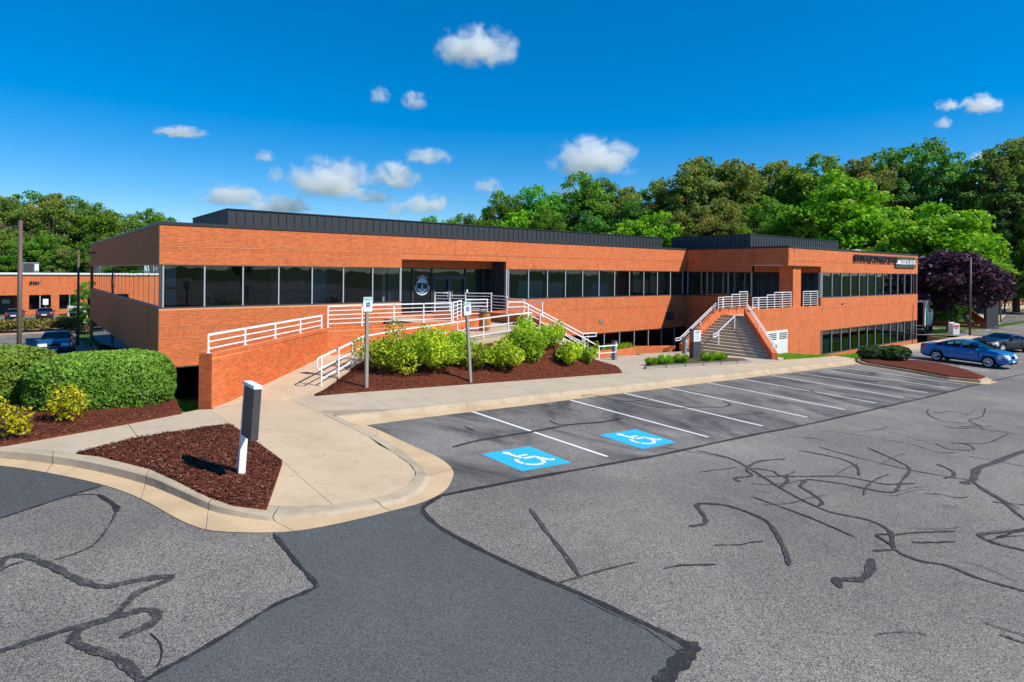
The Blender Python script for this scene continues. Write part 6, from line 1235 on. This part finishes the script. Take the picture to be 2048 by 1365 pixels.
RIGHT = [('mid', 862, 437, 112), ('mid', 915, 433, 112), ('dark', 945, 432, 114), ('mid', 1003, 386, 108), ('dark', 1040, 402, 112), ('mid', 1072, 372, 110), ('dark', 1118, 392, 116), ('mid', 1165, 344, 112), ('dark', 1205, 350, 116), ('rust', 1250, 366, 112), ('dark', 1295, 364, 116), ('rust', 1335, 370, 110), ('rust', 1385, 305, 108), ('dark', 1420, 312, 114), ('rust', 1465, 306, 108), ('dark', 1508, 338, 116),
         ('rust', 1548, 326, 112), ('thin', 1590, 330, 114), ('mid', 1630, 322, 104), ('thin', 1672, 332, 112), ('rust', 1715, 318, 108), ('dark', 1760, 300, 112), ('thin', 1795, 292, 108), ('dark', 1842, 280, 112), ('thin', 1885, 296, 106), ('thin', 1925, 312, 112), ('dark', 1960, 340, 118), ('thin', 1990, 282, 102), ('rust', 2030, 272, 104), ('dark', 2075, 280, 108), ('thin', 2125, 275, 112),
         ('rust', 1440, 385, 98), ('rust', 1400, 400, 96), ('mid', 1530, 400, 98), ('lime', 1660, 352, 92), ('lime', 1715, 392, 88), ('lime', 1725, 420, 84), ('mid', 1760, 420, 86), ('dark', 1690, 440, 92), ('mid', 1600, 430, 94), ('lime', 1305, 424, 96), ('lime', 1245, 442, 96), ('dark', 1350, 420, 100), ('mid', 1480, 440, 96), ('dark', 1180, 420, 104), ('mid', 1090, 415, 102), ('dark', 1260, 400, 106), ('mid', 1545, 445, 92), ('lime', 1030, 425, 104),
         ('lime', 1868, 408, 78), ('lime', 1835, 440, 76), ('lime', 1905, 425, 80), ('mid', 1800, 455, 84), ('dark', 1975, 440, 100), ('dark', 2035, 420, 104), ('mid', 2060, 460, 98), ('dark', 1930, 460, 98), ('dark', 2090, 430, 100), ('mid', 1890, 560, 84), ('lime', 1885, 600, 78), ('mid', 1915, 605, 80), ('dark', 2010, 520, 104), ('dark', 2060, 530, 104), ('mid', 1940, 560, 100)]
PL = [(870, 'just showing above the roof screen'), (1000, 'above the middle of the roof screen'), (1130, 'under the largest low cloud'), (1260, 'behind the right end of the long roof screen'), (1360, 'above the rooftop unit'), (1480, 'in the tall group left of the wing'), (1600, 'above the wing roof screen'), (1700, 'behind the wing lettering'), (1800, 'above the leasing panel'), (1900, 'behind the purple-leaved tree'), (2000, 'above the dark slab sign'), (2200, 'at the right edge of the picture')]
for k, (kd, x, y, D) in enumerate(RIGHT):
    where = next(t for lim, t in PL if x <= lim); size = 'tall' if y < 360 else 'middling' if y < 430 else 'low'
    put_tree(kd, x, y, D, '%s %s tree %s%s' % (size, WORDS[kd], where, ['', ', set further back', ', in the front rank', ', crown leaning left', ', crown leaning right'][k % 5]), -2.3, random.uniform(.9, 1.15) * (1.25 if kd == 'lime' and x > 1600 else 1))
pt_ = make_tree(9, 9.5, 5.0, 1.9, 150, 120, .20, L_PLUM, open_=.3, name='tree'); p = onZ(1937, 650, -1.9); pt_.location = (p.x + 1.5, p.y + 1.8, -1.9); q = atdepth(1937, 478, (p - CAM).dot(Vector((sW, cW, 0)))); sc = (q.z + 1.9) / 9.5; pt_.scale = (sc * 1.12, sc * 1.12, sc); tag(pt_, 'purple-leaved maple tree on the verge behind the drop box', 'tree')
p2_ = copy_tree(pt_, (p.x - 2.0, p.y + 7.5, -1.95), 2.0); p2_.scale = (sc * .8, sc * .8, sc * .86); tag(p2_, 'smaller purple-leaved maple tree right behind the wing corner', 'tree')
# small street tree by the far van and the one mirrored in the side windows
put_tree('mid', 178, 575, 62, 'thin small tree leaning out beside the white van', -2.5, 1.1, 'car park trees'); put_tree('lime', -260, 480, 40, 'young tree beyond the left edge, mirrored in the side windows', -1.6, .8, 'car park trees')
# woodland across the street: seen only as reflections in the windows
for k in range(15):
    a = math.radians(150 + k * 11.5); D = 62 + 14 * (k % 3); o = copy_tree(VAR[('dark', 'mid', 'rust', 'mid')[k % 4]], (CX + math.sin(a) * D + 12, CY + math.cos(a) * D, .5), k * 1.3, random.uniform(.55, .8)); tag(o, 'leafy tree across the street mirrored in the office windows', 'tree', 'trees mirrored in the windows')
# fallen leaf heap and stone on the beds
# ================================================================ CLOUDS
def cloud_mat(seed, dens):
    b = NB('cloud_%d' % seed); tc = b.n('ShaderNodeTexCoord'); mp_ = b.n('ShaderNodeMapping'); mp_.inputs['Location'].default_value = (seed * 3.7, seed * 1.3, seed * .7); mp_.inputs['Scale'].default_value = (1.0, 1.0, .65); b.l(tc.outputs['Object'], mp_.inputs[0])
    ln = b.n('ShaderNodeVectorMath', operation='LENGTH'); b.l(tc.outputs['Object'], ln.inputs[0])
    sp = b.n('ShaderNodeSeparateXYZ'); b.l(tc.outputs['Object'], sp.inputs[0])
    nz_ = b.noise(mp_.outputs[0], 2.3, 9, .60, .5); fall = b.math('SUBTRACT', 1.0, ln.outputs['Value']); base = b.maprange(sp.outputs[2], -.55, -.25)
    f = b.math('ADD', b.math('MULTIPLY', fall, 1.25), b.math('MULTIPLY', b.math('SUBTRACT', nz_, .54), 4.4)); f = b.math('MULTIPLY', b.math('MULTIPLY', b.maprange(f, .18, .80), b.maprange(fall, .02, .24)), base)
    v = b.n('ShaderNodeVolumePrincipled'); v.inputs['Color'].default_value = (1, 1, 1, 1); v.inputs['Anisotropy'].default_value = .25; b.l(b.math('MULTIPLY', f, dens), v.inputs['Density']); b.l(v.outputs[0], b.out.inputs['Volume']); return b.m
CLOUDS = [(942, 100, 150, 84, 'large lone cloud high in the middle of the sky'), (753, 199, 42, 40, 'small wispy cloud left of the pair below the lone cloud'), (822, 208, 50, 42, 'small wispy cloud just below the lone cloud'), (658, 372, 165, 92, 'biggest cumulus low over the roof screen'), (745, 402, 76, 28, 'flat tail on the right of the biggest cumulus'), (788, 362, 90, 64, 'soft ragged cloud right of the biggest cumulus'), (460, 406, 120, 50, 'broad cloud above the left end of the roof screen'), (562, 421, 110, 42, 'cloud touching the roof screen left of centre'),
          (850, 318, 92, 36, 'oval cloud right of centre'), (525, 324, 40, 26, 'tiny cloud above the broad left cloud'), (355, 278, 92, 24, 'thin streak cloud at the left'), (848, 415, 84, 52, 'rounded cloud low right of centre'), (787, 425, 48, 38, 'small puff left of the rounded low cloud'), (1185, 318, 165, 84, 'bulging cloud above the woodland'), (973, 375, 54, 34, 'small faint cloud left of the bulging one'), (1130, 390, 70, 44, 'cloud half hidden behind the treetops'), (1958, 195, 76, 44, 'cloud at the upper right'), (1890, 196, 46, 26, 'wisp left of the upper right cloud'), (1882, 232, 34, 26, 'tiny wisp below the upper right cloud'), (1965, 297, 60, 22, 'streak cloud behind the tall right trees'), (548, 362, 34, 40, 'faint puff above the roof cloud')]
for k, (x, y, wd, ht, lab) in enumerate(CLOUDS):
    D = 3000.0; c = atdepth(x, y, D); ppm = F_PX / D; bm = bmesh.new(); bmesh.ops.create_icosphere(bm, subdivisions=3, radius=1.0); me = bpy.data.meshes.new('cloud'); bm.to_mesh(me); bm.free()
    o = link('cloud', me, cloud_mat(k + 1, 3.2 / (ht / ppm) * (1.0 if ht > 60 else .6 if ht > 40 else .35) * 1.5)); o.location = c; o.scale = (wd / ppm / 2 * 1.3, wd / ppm / 2 * .85, ht / ppm / 2 * 1.35); o.rotation_euler = (0, 0, -YAW); tag(o, lab, 'cloud', 'fair-weather clouds')
for v in VAR:
    if v not in used_v: VAR[v].location = (0, 200, -2)
